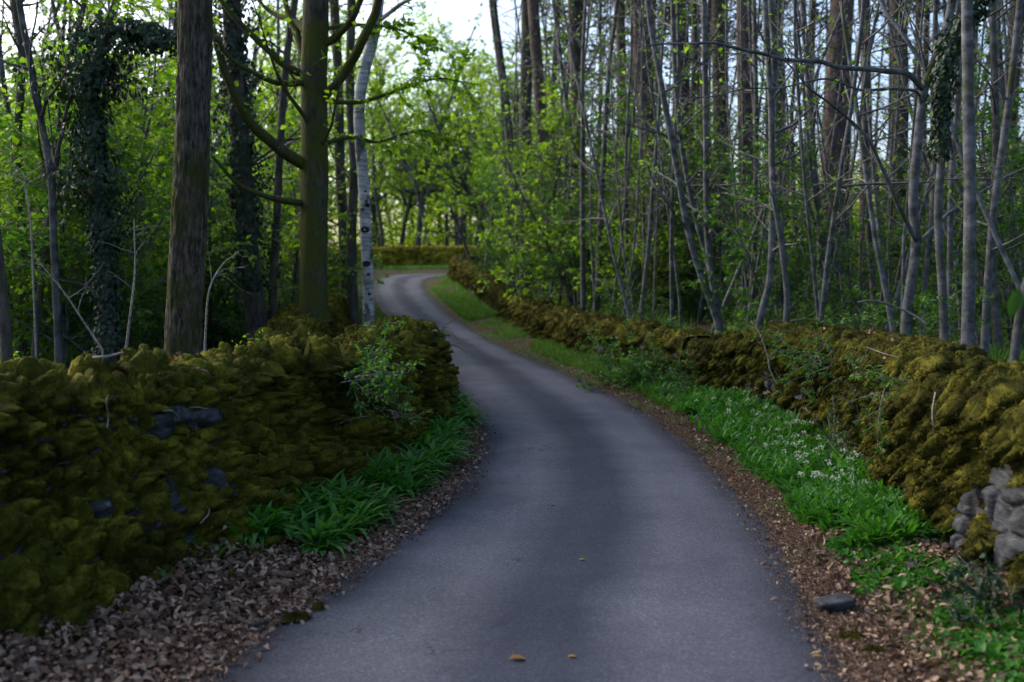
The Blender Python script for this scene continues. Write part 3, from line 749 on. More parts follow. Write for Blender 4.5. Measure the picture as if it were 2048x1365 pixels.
# ------------------------------------------------------------------ the trees one can tell apart, left of the lane
NOLEAF = dict(SLIM, ld=0)
SPRAY = dict(SLIM, leaf=(1, 2), ld=14, nch=[1.6, 3.4, 0], len=[(.12, .3), (.3, .6), (.3, .5)])
OVER = dict(SPRAY, ld=46, nch=[0, 4.2, 3.4], len=[(.1, .3), (.22, .5), (.3, .6)], t0=[.2, .25, .1])
DEADB = dict(SLIM, ld=0, nch=[1.2, 2.2, 0], wob=[.05, .2, .22, .2])
keytree("broadleaf_tree", "thick straight tree with furrowed brown bark behind the left wall, thickest trunk of the wood",
    [(366, 690, 7.6), (372, 560, 7.55), (381, 400, 7.5), (386, 200, 7.5), (391, 0, 7.5)], (.126, .106), BK_BROWN, None, 11, sides=72, furrow=.010, bump=.05, n=260, top=6, flare=.22)
T2, T2p, T2r = keytree("branching_tree", "moss coated tree with many bent bare side limbs, standing left of the white birch",
    [(627, 610, 13.5), (628, 450, 13.5), (630, 300, 13.5), (628, 150, 13.5), (632, 0, 13.5)], (.185, .155), BK_MOSSY,
    dict(SPRAY, nch=[.55, .9, 0], rmax=[.03, .008, .004], ld=7), 12, MAT_YOUNG, .11, 40, [
    ([(612, 332, 13.5), (560, 300, 13.2), (510, 255, 12.9), (474, 205, 12.7), (445, 130, 12.5), (425, 60, 12.4)], .085, .04),
    ([(610, 408, 13.5), (545, 396, 13.1), (490, 376, 12.8), (450, 345, 12.6), (426, 312, 12.5)], .05, .018),
    ([(615, 166, 13.5), (560, 168, 13.0), (510, 150, 12.7), (465, 125, 12.5), (432, 75, 12.3)], .045, .02),
    ([(612, 150, 13.5), (570, 132, 13.4), (525, 90, 13.3), (480, 45, 13.2), (440, 0, 13.1), (410, -50, 13)], .055, .022),
    ([(612, 115, 13.5), (598, 80, 13.6), (580, 30, 13.8), (566, -30, 14)], .06, .03),
    ([(610, 60, 13.5), (590, 45, 13.7), (545, 25, 14), (505, -10, 14.2)], .05, .02),
    ([(646, 92, 13.5), (672, 75, 13.4), (700, 45, 13.2), (720, 5, 13.1), (735, -50, 13)], .055, .03),
    ([(645, 195, 13.5), (672, 170, 13.3), (698, 130, 13.2), (722, 85, 13), (748, 30, 12.9), (765, -30, 12.8)], .075, .045),
    ([(642, 290, 13.5), (700, 275, 13.7), (760, 285, 14), (850, 262, 14.4), (930, 290, 14.8)], .03, .008, OVER),
    ([(642, 200, 13.5), (720, 205, 13.8), (800, 180, 14.3), (880, 160, 14.8), (960, 170, 15.2)], .035, .008, OVER),
    ([(645, 60, 13.5), (700, 50, 14), (790, 60, 14.5), (870, 95, 15)], .03, .008, OVER),
    ], limb_S=dict(SPRAY, ld=9, nch=[0, .9, 1.5], len=[(.1, .2), (.10, .22), (.3, .5)]), n=120, top=5, flare=.2, limb_bark=BK_MOSSY)
T3, T3p, T3r = keytree("birch_tree", "white barked birch with black scars leaning over the rounded end of the mossy wall",
    [(737, 690, 14.6), (736, 560, 14.6), (731, 450, 14.6), (728, 380, 14.6), (722, 300, 14.6), (718, 220, 14.6), (727, 150, 14.6), (745, 80, 14.6), (757, 0, 14.6)], (.083, .078), BK_BIRCH,
    dict(SPRAY, nch=[.28, 2.0, 0], ld=12, rmax=[.02, .006, .004]), 13, MAT_YOUNG, .085, 32,
    [([(752, 45, 14.6), (775, 30, 14.5), (800, 10, 14.4), (835, -8, 14.3), (880, -40, 14.2)], .035, .015)], limb_S=SPRAY, n=150, top=5, flare=.1, lo=.45, bump=.07)
for (ax, ay, s) in ((731, 460, .052), (734, 525, .048), (726, 425, .030), (739, 408, .036), (741, 590, .022), (739, 552, .022), (733, 380, .018)):
    i = int(np.argmin(np.abs(T3p[:, 2] - P(ax, ay, 14.6)[2]))); c0 = T3p[i]; q = P(ax, ay, 14.6)
    o = nrm(np.array([q[0] - c0[0], -.09, 0]))
    acc = Acc(); th = np.linspace(0, 2 * pi, 14, endpoint=False); a = nrm(np.cross(o, UPV)); ring = []
    for k, (f, h) in enumerate(((1.15, -.012), (1.0, .006), (.7, .010), (.35, .002))):
        ring.append(c0 + o * (T3r[i] * 1.0 + h) + (np.cos(th)[:, None] * a * s * f * 1.1 + np.sin(th)[:, None] * UPV * s * f * .9) - o * (1 - np.sqrt(np.clip(1 - (np.cos(th) * s * f / .11) ** 2, 0, 1)))[:, None] * .1)
    V = np.concatenate(ring + [[c0 + o * (T3r[i] + .0)]]) - np.array(T3.location); m_ = 14
    Q = np.array([[k * m_ + j, k * m_ + (j + 1) % m_, (k + 1) * m_ + (j + 1) % m_, (k + 1) * m_ + j] for k in range(3) for j in range(m_)])
    C = np.array([[3 * m_ + j, 3 * m_ + (j + 1) % m_, 4 * m_] for j in range(m_)]); acc.add(V, Q, C)
    obj("bark_scar", acc.mesh("bark_scar"), MAT_SCAR, T3)
def stem(label, px, r, bark, **k): return keytree(k.pop('name', "slim_tree"), label, px, r, bark, **k)
t, p_, r_ = stem("dark tree wrapped in ivy between the thick brown trunk and the branching mossy tree",
    [(512, 640, 15.5), (495, 480, 15.5), (484, 330, 15.5), (474, 180, 15.5), (462, 0, 15.5)], (.15, .13), BK_DARK, name="ivy_tree", seed=14, S=DEADB, sides=14, top=4)
ivy_on(t, p_, r_, .12, .95, 3800, .075, 15, .26)
t, p_, r_ = stem("ivy smothered tree at the left bending over like an arch under dark hanging foliage",
    [(213, 640, 11.2), (206, 500, 11.2), (190, 330, 11.2), (180, 210, 11.2), (192, 130, 11.2), (218, 75, 11.2), (262, 52, 11.2), (300, 66, 11.1), (318, 90, 11.0)], (.10, .05), BK_DARK, name="ivy_tree", seed=16, S=DEADB, sides=12, top=0)
ivy_on(t, p_, r_, .35, .78, 3200, .06, 17, .34); ivy_on(t, p_, r_, .70, 1.0, 2000, .06, 18, .55, "hanging_ivy"); ivy_on(t, p_, r_, .0, .4, 1100, .06, 19, .07)
stem("dark twin trunk closest behind the white birch on its left", [(690, 610, 21), (688, 480, 21), (680, 330, 21), (676, 150, 21), (668, 0, 21)], (.115, .09), BK_DARK, seed=21, S=SPRAY, leafm=MAT_GREEN, sides=10, ld=9)
stem("dark trunk touching the left side of the white birch, slightly leaning", [(706, 600, 20), (703, 480, 20), (708, 330, 20), (700, 180, 20), (703, 0, 20)], (.10, .08), BK_DARK, seed=22, S=SPRAY, leafm=MAT_GREEN, sides=10, ld=9)
stem("thin dark leaning tree just left of the branching mossy tree", [(545, 600, 17), (553, 440, 17), (562, 260, 17), (575, 100, 17), (590, 0, 17)], (.075, .05), BK_DARK, seed=23, S=DEADB, sides=8)
stem("thin pale stemmed tree forking high at the left beside the bent ivy tree", [(118, 720, 11), (110, 540, 11), (102, 360, 11), (82, 240, 11), (60, 120, 11), (38, 0, 11)], (.045, .028), BK_SLIM, seed=24, S=DEADB, sides=8, limbs=[([(102, 360, 11), (140, 200, 11.2), (190, 90, 11.4), (230, 0, 11.6)], .022, .01), ([(100, 300, 11), (60, 160, 10.8), (75, 0, 10.6)], .02, .008)], limb_S=DEADB)
stem("dark leaning stem at the far left edge just over the moss wall", [(14, 720, 7.5), (6, 610, 7.5), (-8, 480, 7.4), (-25, 330, 7.3)], (.045, .03), BK_DARK, seed=25, sides=10, top=3)
stem("dark thin tree at the left edge with crooked upper stem", [(50, 700, 13), (45, 480, 13), (36, 280, 13), (44, 120, 13), (30, 0, 13)], (.06, .04), BK_DARK, seed=26, S=DEADB, sides=8)
stem("slanting slim dark tree crossing behind the thin pale forked one", [(70, 700, 12), (88, 520, 12), (110, 350, 12), (128, 170, 12), (170, 0, 12)], (.04, .025), BK_DARK, seed=27, S=DEADB, sides=8)
for i, (lab, q, r0) in enumerate((
    ("pale bleached dead stem leaning between thick brown trunk and ivy tree", [(410, 690, 9), (418, 585, 9), (445, 530, 9.1), (478, 505, 9.2)], .012),
    ("bleached dead sapling stem behind the wall, left of the thick brown trunk", [(252, 700, 10), (262, 620, 10), (270, 540, 10.1), (268, 440, 10.2)], .016),
    ("broken pale stick slanting among the green saplings left of the thick brown trunk", [(205, 700, 10), (165, 640, 10), (128, 585, 10), (75, 520, 10)], .013),
    ("white curved dead twig at the left edge among dark leaves", [(62, 445, 10), (52, 380, 10), (45, 345, 10), (12, 322, 10)], .010))):
    w = smooth_path([P(*a) for a in q], 16); z0 = float(gz(w[0][0], w[0][1]))
    w = np.concatenate([[[w[0][0], w[0][1], min(z0 - .05, w[0][2])]], w])
    rt = thing("dead_sapling", lab, "dead stem", tuple(w[0])); rng = np.random.default_rng(30 + i)
    out = new_out(); rad = np.linspace(r0, r0 * .35, len(w)); pts = w - w[0]
    sub(rng, pts, rad, 1.6, 0, dict(DEADB, nch=[4, 2, 0], len=[(.25, .5), (.3, .5)], max=2, rmax=[.005, .003]), out, .4)
    acc = Acc(); tube(acc, pts, rad, 7, .1)
    for lev in (1, 2):
        for p, rr in out['t'][lev]: tube(acc, p, rr, 4)
    bpy.data.objects.remove(rt)
    o = obj("dead_sapling", acc.mesh("dead_sapling"), BK_DEAD); o.location = tuple(w[0]); tag(o, lab, "dead sapling")

# ------------------------------------------------------------------ right of the lane
BARE = dict(SLIM, ld=1.2, nch=[1.5, 2.4, 0], wob=[.03, .16, .2, .2], len=[(.06, .2), (.25, .55), (.3, .5)])
HZ = dict(SLIM, leaf=(1, 2), ld=10, nch=[1.6, 2.6, 0], wob=[.03, .14, .18, .2], len=[(.07, .2), (.25, .55), (.3, .5)])
stem("tall pale grey trunk without low branches, stoutest of the slim ones on the right", [(1935, 700, 9.6), (1938, 560, 9.6), (1940, 400, 9.6), (1937, 200, 9.6), (1934, 0, 9.6)], (.060, .044), BK_GREY, seed=41, S=BARE, leafm=MAT_YOUNG, sides=20, ld=1, lo=.5, n=60)
stem("pale tree with a kinked trunk and a long bare limb reaching left across the wood",
    [(1812, 690, 10.6), (1816, 610, 10.6), (1832, 490, 10.6), (1826, 400, 10.6), (1838, 260, 10.6), (1850, 175, 10.6), (1885, 80, 10.6), (1905, 0, 10.6)], (.054, .036), BK_GREY, name="branching_tree", seed=42, S=BARE, leafm=MAT_YOUNG, sides=18, n=70, lo=.4, limbs=[
    ([(1846, 180, 10.6), (1815, 148, 10.4), (1760, 142, 10.1), (1690, 135, 9.9), (1600, 122, 9.6), (1500, 106, 9.4), (1400, 85, 9.2), (1290, 92, 9.1)], .032, .008),
    ([(1836, 490, 10.6), (1805, 430, 10.4), (1765, 340, 10.2), (1730, 275, 10), (1680, 225, 9.8), (1610, 170, 9.6), (1560, 120, 9.4)], .027, .007),
    ([(1842, 220, 10.6), (1835, 186, 10.5), (1790, 178, 10.3), (1720, 180, 10.1), (1650, 160, 9.9), (1560, 175, 9.8), (1450, 185, 9.6), (1360, 205, 9.5)], .016, .004),
    ([(1836, 488, 10.6), (1870, 455, 10.7), (1900, 425, 10.8), (1960, 385, 11), (2048, 335, 11.3)], .022, .013)], limb_S=dict(BARE, ld=3, nch=[1, 3.0, 0], len=[(.1, .3), (.15, .4), (.3, .5)]), limb_bark=BK_GREY)
t, p_, r_ = stem("pale tree with a thick hanging sleeve of dark ivy, its foot black with moss", [(1888, 680, 10.0), (1886, 600, 10.0), (1876, 430, 10.0), (1884, 300, 10.0), (1886, 150, 10.0), (1898, 100, 10.0), (1930, 40, 10.0), (1965, -20, 10.0)], (.043, .03), BK_GREY, name="ivy_tree", seed=43, S=BARE, leafm=MAT_YOUNG, sides=14, n=60, lo=.6)
ivy_on(t, p_, r_, .34, .60, 1500, .055, 44, .10); stem("leaning pale stem climbing left above the hump of golden moss, front one of a pair", [(1436, 650, 14.2), (1405, 560, 14.2), (1378, 470, 14.2), (1356, 350, 14.2), (1330, 210, 14.2), (1308, 90, 14.2), (1295, 0, 14.2)], (.05, .034), BK_GREY, seed=46, S=HZ, leafm=MAT_YOUNG, sides=12, n=50)
stem("leaning pale stem behind its twin above the golden moss hump, rear of the pair", [(1446, 650, 15.2), (1425, 560, 15.2), (1390, 430, 15.2), (1368, 320, 15.2), (1352, 180, 15.2), (1345, 0, 15.2)], (.042, .03), BK_GREY, seed=47, S=HZ, leafm=MAT_YOUNG, sides=12, n=50)
stem("straight pale pole of a tree rising from the pair of leaning stems", [(1440, 655, 14.6), (1424, 560, 14.6), (1414, 460, 14.6), (1412, 300, 14.6), (1410, 150, 14.6), (1408, 0, 14.6)], (.046, .035), BK_GREY, seed=48, S=HZ, leafm=MAT_YOUNG, sides=12, n=50)
stem("pale slim tree bending near its foot, left stem of a close couple", [(1518, 650, 13), (1540, 555, 13), (1545, 400, 13), (1543, 250, 13), (1548, 100, 13), (1542, 0, 13)], (.048, .034), BK_GREY, seed=49, S=HZ, leafm=MAT_YOUNG, sides=12, n=50)
stem("pale slim tree bowing outward near its foot, right stem of a close couple", [(1572, 650, 12.6), (1574, 590, 12.6), (1562, 480, 12.6), (1547, 380, 12.6), (1542, 220, 12.6), (1530, 0, 12.6)], (.04, .03), BK_GREY, seed=50, S=HZ, leafm=MAT_YOUNG, sides=12, n=50)
GREYS = [
 ([(2028, 720, 9.2), (2045, 600, 9.2), (2075, 480, 9.2)], .05, "pale trunk leaning out at the right edge behind the bare stones"),
 ([(1968, 720, 11), (1976, 560, 11), (1990, 400, 11), (2018, 200, 11), (2040, 0, 11)], .05, "pale leaning trunk second from the right edge"),
 ([(1902, 700, 11.5), (1900, 520, 11.5), (1903, 350, 11.5), (1918, 150, 11.5), (1915, 0, 11.5)], .04, "slim pale tree directly behind the ivy sleeved one"),
 ([(1998, 700, 13), (1985, 500, 13), (1992, 300, 13), (1985, 0, 13)], .06, "grey upright trunk close to the right edge, behind leaning stems"),
 ([(1735, 650, 14.5), (1620, 420, 14.5), (1600, 250, 14.5), (1590, 0, 14.5)], .035, "thin pale tree curving left of the great dark pine"),
 ([(1645, 640, 15), (1640, 470, 15), (1626, 300, 15), (1612, 100, 15), (1605, 0, 15)], .065, "slim grey tree standing against the left flank of the great dark pine"),
 ([(1500, 640, 17), (1510, 450, 17), (1512, 200, 17), (1508, 0, 17)], .055, "slim grey tree left of the close couple of pale stems"),
 ([(2060, 640, 10), (1990, 470, 10.2), (1930, 330, 10.4), (1880, 190, 10.6), (1800, 60, 10.8), (1760, 0, 11)], .03, "thin pale stem slanting steeply across the trunks at the right"),
 ([(1842, 700, 13.5), (1850, 560, 13.5), (1866, 400, 13.5), (1866, 200, 13.5), (1872, 0, 13.5)], .045, "slim grey tree between kinked tree and ivy sleeved tree"),
 ([(1752, 650, 16), (1738, 470, 16), (1730, 250, 16), (1728, 0, 16)], .06, "slim grey tree right of the great dark pine"),
]
for k, (q, r0, lab) in enumerate(GREYS):
    stem(lab, q, (r0 * .85, r0 * .6), BK_GREY if k % 3 else BK_SLIM, seed=60 + k, S=BARE if k < 4 else HZ, leafm=MAT_YOUNG, sides=12, n=45, ld=2 if k < 4 else 5)
BIGP = [
 ([(1655, 620, 19), (1662, 400, 19), (1668, 200, 19), (1682, 0, 19)], .205, "great dark pine, broadest trunk right of the lane"),
 ([(1796, 620, 21), (1798, 350, 21), (1800, 150, 21), (1796, 0, 21)], .18, "dark pine behind the kinked pale tree"),
 ([(1330, 600, 22), (1312, 400, 22), (1290, 200, 22), (1278, 0, 22)], .22, "dark leaning pine behind the pair of pale leaning stems"),
 ([(1165, 600, 27), (1160, 400, 27), (1155, 200, 27), (1148, 0, 27)], .19, "dark pine standing alone against bright sky beside the lane"),
 ([(1098, 560, 31), (1092, 400, 31), (1080, 200, 31), (1066, 0, 31)], .19, "straight grey brown pine left of the lone dark one against bright sky"),
 ([(1044, 560, 36), (1030, 380, 36), (1008, 180, 36), (985, 0, 36)], .16, "leaning pine nearest the open sky over the lane"),
 ([(1495, 600, 20), (1494, 400, 20), (1490, 200, 20), (1488, 0, 20)], .16, "dark pine behind the slim grey tree, midway in the right wood"),
 ([(1440, 600, 25), (1442, 300, 25), (1438, 0, 25)], .2, "dark pine seen past the straight pale pole"),
 ([(1250, 600, 26), (1248, 300, 26), (1240, 0, 26)], .13, "dark pine left of the leaning one, seen over the ivy bush"),
 ([(1390, 600, 24), (1372, 300, 24), (1360, 0, 24)], .16, "dark pine behind the tops of the leaning pale pair"),
 ([(1560, 600, 26), (1558, 300, 26), (1550, 0, 26)], .2, "broad dark pine behind the close couple of pale stems"),
]
for k, (q, r0, lab) in enumerate(BIGP):
    keytree("pine_tree", lab, q, (r0, r0 * .8), BK_PINE if k % 2 == 0 else BK_DARK, dict(PINE, nch=[.8, 1.0, 0]), 80 + k, MAT_NEEDLE, .34, 16, top=9, n=40, flare=.2, twig=BK_DARK, crown_fn=lambda r_, o_, p_: pine_crown(r_, o_, p_, .62))

# ------------------------------------------------------------------ the crowd of trees behind
SL = [proto_slim(200 + k, h, r, b, lm) for k, (h, r, b, lm) in enumerate(((11, .07, BK_SLIM, None), (12, .085, BK_GREY, None), (10, .055, BK_SLIM, MAT_GREEN), (13, .10, BK_DARK, None), (9, .045, BK_GREY, None)))]
PL = [proto_slim(230 + k, h, r, BK_GREY, MAT_YOUNG, .10, 3) for k, (h, r) in enumerate(((9, .034), (8, .028), (10, .04)))]
PN = [proto_pine(220 + k, h, r, b) for k, (h, r, b) in enumerate(((19, .19, BK_PINE), (21, .22, BK_DARK), (17, .15, BK_PINE)))]
SPG = [proto_sapling(240 + k, h, lm, sz) for k, (h, lm, sz) in enumerate(((4.2, MAT_GREEN, .095), (3.2, MAT_YOUNG, .09), (5.2, MAT_YOUNG, .10), (2.6, MAT_GREEN, .085)))]
SPD = [proto_sapling(260 + k, h, lm, sz, ld=24) for k, (h, lm, sz) in enumerate(((4.4, MAT_GREEN, .095), (3.4, MAT_GREEN, .09), (5.5, MAT_GREEN, .095)))]
BR = [proto_broad(280 + k, h, r, lm, sz) for k, (h, r, lm, sz) in enumerate(((13, .17, MAT_HAZED, .19), (11, .14, MAT_HAZED, .18), (14, .19, MAT_YOUNG, .19)))]
BS = [proto_bush(300 + k, lm, n, L, sz) for k, (lm, n, L, sz) in enumerate(((MAT_GREEN, 10, 1.1, .06), (MAT_DEEP, 12, .9, .055), (MAT_YOUNG, 9, .8, .055)))]
def ok(x, y, ml=1.2, mr=1.0):
    return (x < wall_l(y) - ml or x > wall_r(y) + mr) if y < 60 else y > 69.0
CLEAR = [(560, 1000, 19.5), (400, 600, 16.0), (150, 265, 12.5), (330, 560, 9.0)]
def clear_(x, d):
    px = CX + x / d * F
    return all(not (a - 70 < px < b and d < dd) for a, b, dd in CLEAR)
def spread(n, pxr, dr, rng, ml=1.2, mr=1.0, p=1.0):
    for k in range(n):
        for _ in range(40):
            px = pxr[0] + (pxr[1] - pxr[0]) * ((k + rng.random()) / n); d = dr[0] + (dr[1] - dr[0]) * rng.random() ** p
            x = (px - CX) / F * d
            if ok(x, d, ml, mr) and clear_(x, d): yield (x, d); break
rng = np.random.default_rng(8)
for xy in spread(42, (1060, 2130), (11, 21), rng, mr=.5): place(PL, xy, rng, "thin pale pole of a tree close behind the right hand wall", "thin pale poles behind the right wall", (.8, 1.2), .09)
rng = np.random.default_rng(9)
for xy in spread(44, (1010, 2130), (16, 48), rng): place(SL, xy, rng, "slim trunk among the crowded trees behind the right hand wall", "slim trees crowding the wood on the right", (.85, 1.25), .05)
for xy in spread(42, (1010, 2130), (19, 44), rng): place(SL, xy, rng, "straight slim trunk standing among the tall pines on the right", "straight slim trunks among the right hand pines", (.7, 1.0), .018)
for xy in spread(24, (1020, 2150), (27, 62), rng): place(PN, xy, rng, "tall dark pine trunk deep in the wood on the right", "tall pines deep in the right wood", (.85, 1.15), .015)
for xy in spread(50, (1090, 2130), (13, 40), rng, mr=.9): place(SPD + SPG[:2], xy, rng, "leafy green sapling under the trees on the right", "saplings under the right hand trees", (.7, 1.15), .08)
for xy in spread(46, (1000, 1480), (17, 45), rng, mr=.9): place(SPD + SPG, xy, rng, "green leafed sapling under the pines just right of the lane", "saplings beside the lane on the right", (.8, 1.3), .06)
for xy in spread(40, (1020, 2150), (9.5, 30), rng, mr=.7): place(BS, xy, rng, "low leafy shrub on the woodland floor right of the lane", "undergrowth shrubs on the right", (.6, 1.1), .1)
for xy in spread(26, (-60, 720), (15, 42), rng, 1.6): place(SL, xy, rng, "slim dark trunk in the leafy wood behind the left hand wall", "slim trees in the wood on the left", (.85, 1.2), .05)
for xy in spread(112, (-80, 720), (12.5, 36), rng, 1.0): place(SPG, xy, rng, "fresh green sapling with layered leaves in the left wood", "green saplings in the left wood", (.75, 1.3), .07)
for xy in spread(26, (-60, 700), (8.6, 18), rng, 1.2): place(BS, xy, rng, "low leafy shrub on the woodland floor left of the lane", "undergrowth shrubs on the left", (.6, 1.1), .1)
for xy in spread(20, (-100, 580), (32, 52), rng, 2.5): place(BR, xy, rng, "leafy broadleaved tree far back in the left wood", "broadleaved trees far back on the left", (.85, 1.2), .04)
for xy in spread(34, (735, 1100), (70, 100), rng): place(BR, xy, rng, "pale green tree standing beyond the golden-lit wall at the far bend", "trees beyond the far bend", (.9, 1.35), .04)
for xy in spread(10, (885, 1100), (38, 66), rng, mr=.9): place(BR, xy, rng, "leafy tree leaning over the right wall near the far bend", "trees overhanging the far lane on the right", (.6, .95), .10)
for xy in spread(8, (690, 800), (40, 62), rng, .8): place(BR, xy, rng, "leafy tree close behind the left wall near the far bend", "trees overhanging the far lane on the left", (.6, .95), .10)
for xy in spread(26, (985, 1330), (15, 34), rng, mr=.5): place(PL + SL[:1] + SL[2:3], xy, rng, "thin grey stem between the lone dark pine and the lane", "thin stems beside the lane on the right", (.9, 1.3), .06)
for xy in spread(12, (1150, 2200), (50, 85), rng): place(BR, xy, rng, "leafy tree at the back of the right hand wood", "leafy trees at the back of the right wood", (.4, .65), .04)

# the wood that closes the view on every side, one unbroken mass of leaves and poles
rng = np.random.default_rng(77); acc = Acc()
def wood_ring(n, a0, a1, r0, r1, h, size):
    az = rng.uniform(radians(a0), radians(a1), n); rad = rng.uniform(r0, r1, n)
    x, y = np.sin(az) * rad, np.cos(az) * rad
    hh = h + .35 * h * vnoise(x * .09, y * .09, None, 5)
    z = gz(x, y) + hh * rng.random(n) ** 1.15
    k = (vnoise(x * .25, y * .25, z * .4, 6) > -.1 - .6 * (z < 3)) & (np.abs(vnoise(x * .3, y * .3, z * .3, 7)) > .06)
    p = np.stack([x, y, z], 1)[k]; n = len(p)
    leaves(acc, p, rng.normal(0, 1, (n, 3)), UPV * .6 + rng.normal(0, .6, (n, 3)), size * rng.uniform(.6, 1.3, n), size * .7 * rng.uniform(.6, 1.3, n))
wood_ring(90000, -14, 4, 78, 112, 19, .36)
wood_ring(90000, -36, -12, 72, 115, 12, .34)
wood_ring(70000, 2, 36, 72, 115, 6, .34)
wood_ring(60000, 4, 34, 48, 66, 5.5, .22)
wood_ring(60000, -34, -13, 44, 66, 8, .22)
wood_ring(30000, 40, 130, 18, 50, 9, .5)
wood_ring(30000, 230, 320, 18, 50, 9, .5)
tag(obj("distant_wood", acc.mesh("distant_wood"), MAT_HAZED, smooth=False), "hazy mass of spring leaves closing the view behind the trees", "wood", None, "stuff")

# ------------------------------------------------------------------ verges: litter, wild garlic, grass, herbs
def blades(acc, base, az, L, Wd, e0, bend, nseg=6, fold=.25, shape=1.0):
    """strap leaves: rise at angle e0, bend over by `bend`"""
    n = len(base); t = np.linspace(0, 1, nseg)
    L = np.broadcast_to(L, n); Wd = np.broadcast_to(Wd, n)
    e = e0[:, None] - bend[:, None] * t[None] ** 1.3
    h = np.stack([np.cos(az), np.sin(az), 0 * az], 1); s = np.stack([-np.sin(az), np.cos(az), 0 * az], 1)
    st = (L / (nseg - 1))[:, None]
    cx = np.concatenate([np.zeros((n, 1)), np.cumsum(np.cos(e[:, :-1]) * st, 1)], 1); cz = np.concatenate([np.zeros((n, 1)), np.cumsum(np.sin(e[:, :-1]) * st, 1)], 1)
    c = base[:, None] + h[:, None] * cx[..., None] + UPV * cz[..., None]
    nr = -h[:, None] * np.sin(e)[..., None] + UPV * np.cos(e)[..., None]
    w = (np.sin(pi * np.clip(t, 0, 1) ** shape * .97 + .06) ** .8 * .5 + .02)[None, :, None] * Wd[:, None, None]
    a = c + s[:, None] * w + nr * w * fold; b = c - s[:, None] * w + nr * w * fold
    V = np.stack([a, c, b], 2).reshape(-1, 3)
    k = (np.arange(n)[:, None] * nseg + np.arange(nseg - 1)[None]).reshape(-1, 1) * 3
    acc.add(V, np.concatenate([k + [0, 1, 4, 3], k + [1, 2, 5, 4]]))

def ysamp(rng, n, a, b):       # denser near the camera
    u = rng.random(n); return 1 / (1 / a + u * (1 / b - 1 / a))
def vl(rng, n, y0, y1, t0, t1):   # left verge, t = 0 at the road edge, 1 at the wall
    y = ysamp(rng, n, y0, y1); t = rng.uniform(t0, t1, n) if np.isscalar(t0) else None
    x = road_l(y) + (wall_l(y) - road_l(y)) * t; return x, y
def vr(rng, n, y0, y1, t0, t1):
    y = ysamp(rng, n, y0, y1); t = rng.uniform(t0, t1, n)
    x = road_r(y) + (wall_r(y) - road_r(y)) * t; return x, y
def el(rng, n, y0, y1, w):       # strip along the left road edge
    y = ysamp(rng, n, y0, y1); return road_l(y) + .06 + .22 * rng.random(n) ** 5 - w * rng.random(n) ** 1.3, y
def er(rng, n, y0, y1, w):
    y = ysamp(rng, n, y0, y1); return road_r(y) - .06 - .22 * rng.random(n) ** 5 + w * rng.random(n) ** 1.3, y
def lay(acc, rng, x, y, size, flat=1.0, lift=.02, wr=.55, curl=.5, f=leaves6):
    n = len(x); z = np.where((x > road_l(y) + .03) & (x < road_r(y) - .03), zr(y) + .012, np.maximum(gz(x, y), zr(y) + .004) + rng.random(n) * lift)
    az = rng.uniform(0, 2 * pi, n); d = np.stack([np.cos(az), np.sin(az), rng.normal(0, .25, n)], 1)
    f(acc, np.stack([x, y, z], 1), d, UPV * flat + rng.normal(0, .45, (n, 3)), size * rng.uniform(.45, 1.25, n), size * wr * rng.uniform(.6, 1.2, n), .35, curl)
rng = np.random.default_rng(500)
acc = Acc()
lay(acc, rng, *vl(rng, 11000, 3.3, 6.6, .06, 1.15), .062, lift=.05)
lay(acc, rng, *el(rng, 2600, 4, 8, .4), .045, lift=.03)
lay(acc, rng, *vl(rng, 2500, 6.4, 13, .2, 1.05), .06, lift=.04)
lay(acc, rng, *vl(rng, 700, 7.4, 8.8, .75, 1.1), .06, lift=.07)
lay(acc, rng, *el(rng, 2200, 6, 16, .22), .042)
lay(acc, rng, *er(rng, 2200, 3.8, 16, .32), .035)
lay(acc, rng, *vr(rng, 2600, 3.6, 6.6, .1, 1.05), .055, lift=.035)
lay(acc, rng, *vr(rng, 1600, 5.6, 10, .7, 1.05), .055, lift=.04)
lay(acc, rng, *vr(rng, 1800, 9, 30, .05, 1.0), .055)
# leaves caught on the ledges of the near walls
for Mp, nM, isf, cnt in ((LM, LN_, LF, 260), (RM, RN_, RF, 160)):
    k = np.where((nM[..., 2].ravel() > .45) & (np.tile(isf >= 0, len(Mp))))[0]
    c0 = rng.choice(k, cnt // 4); q = np.repeat(Mp.reshape(-1, 3)[c0], 4, 0) + rng.normal(0, .035, (len(c0) * 4, 3)) * [1, 1, .3] + UPV * .012; nn = np.repeat(nM.reshape(-1, 3)[c0], 4, 0)
    leaves6(acc, q, rng.normal(0, 1, (len(q), 3)) * [1, 1, .4], nn + rng.normal(0, .5, (len(q), 3)), .055 * rng.uniform(.5, 1.2, len(q)), .03 * rng.uniform(.6, 1.3, len(q)), .35, .6)
tag(obj("fallen_leaves", acc.mesh("fallen_leaves"), MAT_LITTER, smooth=False), "dry brown leaf litter drifted along the verges and wall feet", "leaf litter", None, "stuff")
acc = Acc()
lay(acc, rng, *el(rng, 26000, 3.6, 18, .32), .014, lift=.014, wr=.4, f=leaves)
lay(acc, rng, *er(rng, 36000, 3.6, 24, .36), .014, lift=.014, wr=.35, f=leaves)
lay(acc, rng, *vl(rng, 12000, 3.3, 9, .0, 1.0), .016, lift=.02, wr=.35, f=leaves)
lay(acc, rng, *vr(rng, 16000, 3.6, 9, .0, 1.0), .016, lift=.02, wr=.35, f=leaves)
tag(obj("twig_debris", acc.mesh("twig_debris"), MAT_LITTER, smooth=False), "crumbled twigs and leaf scraps lining the road edges", "debris", None, "stuff")

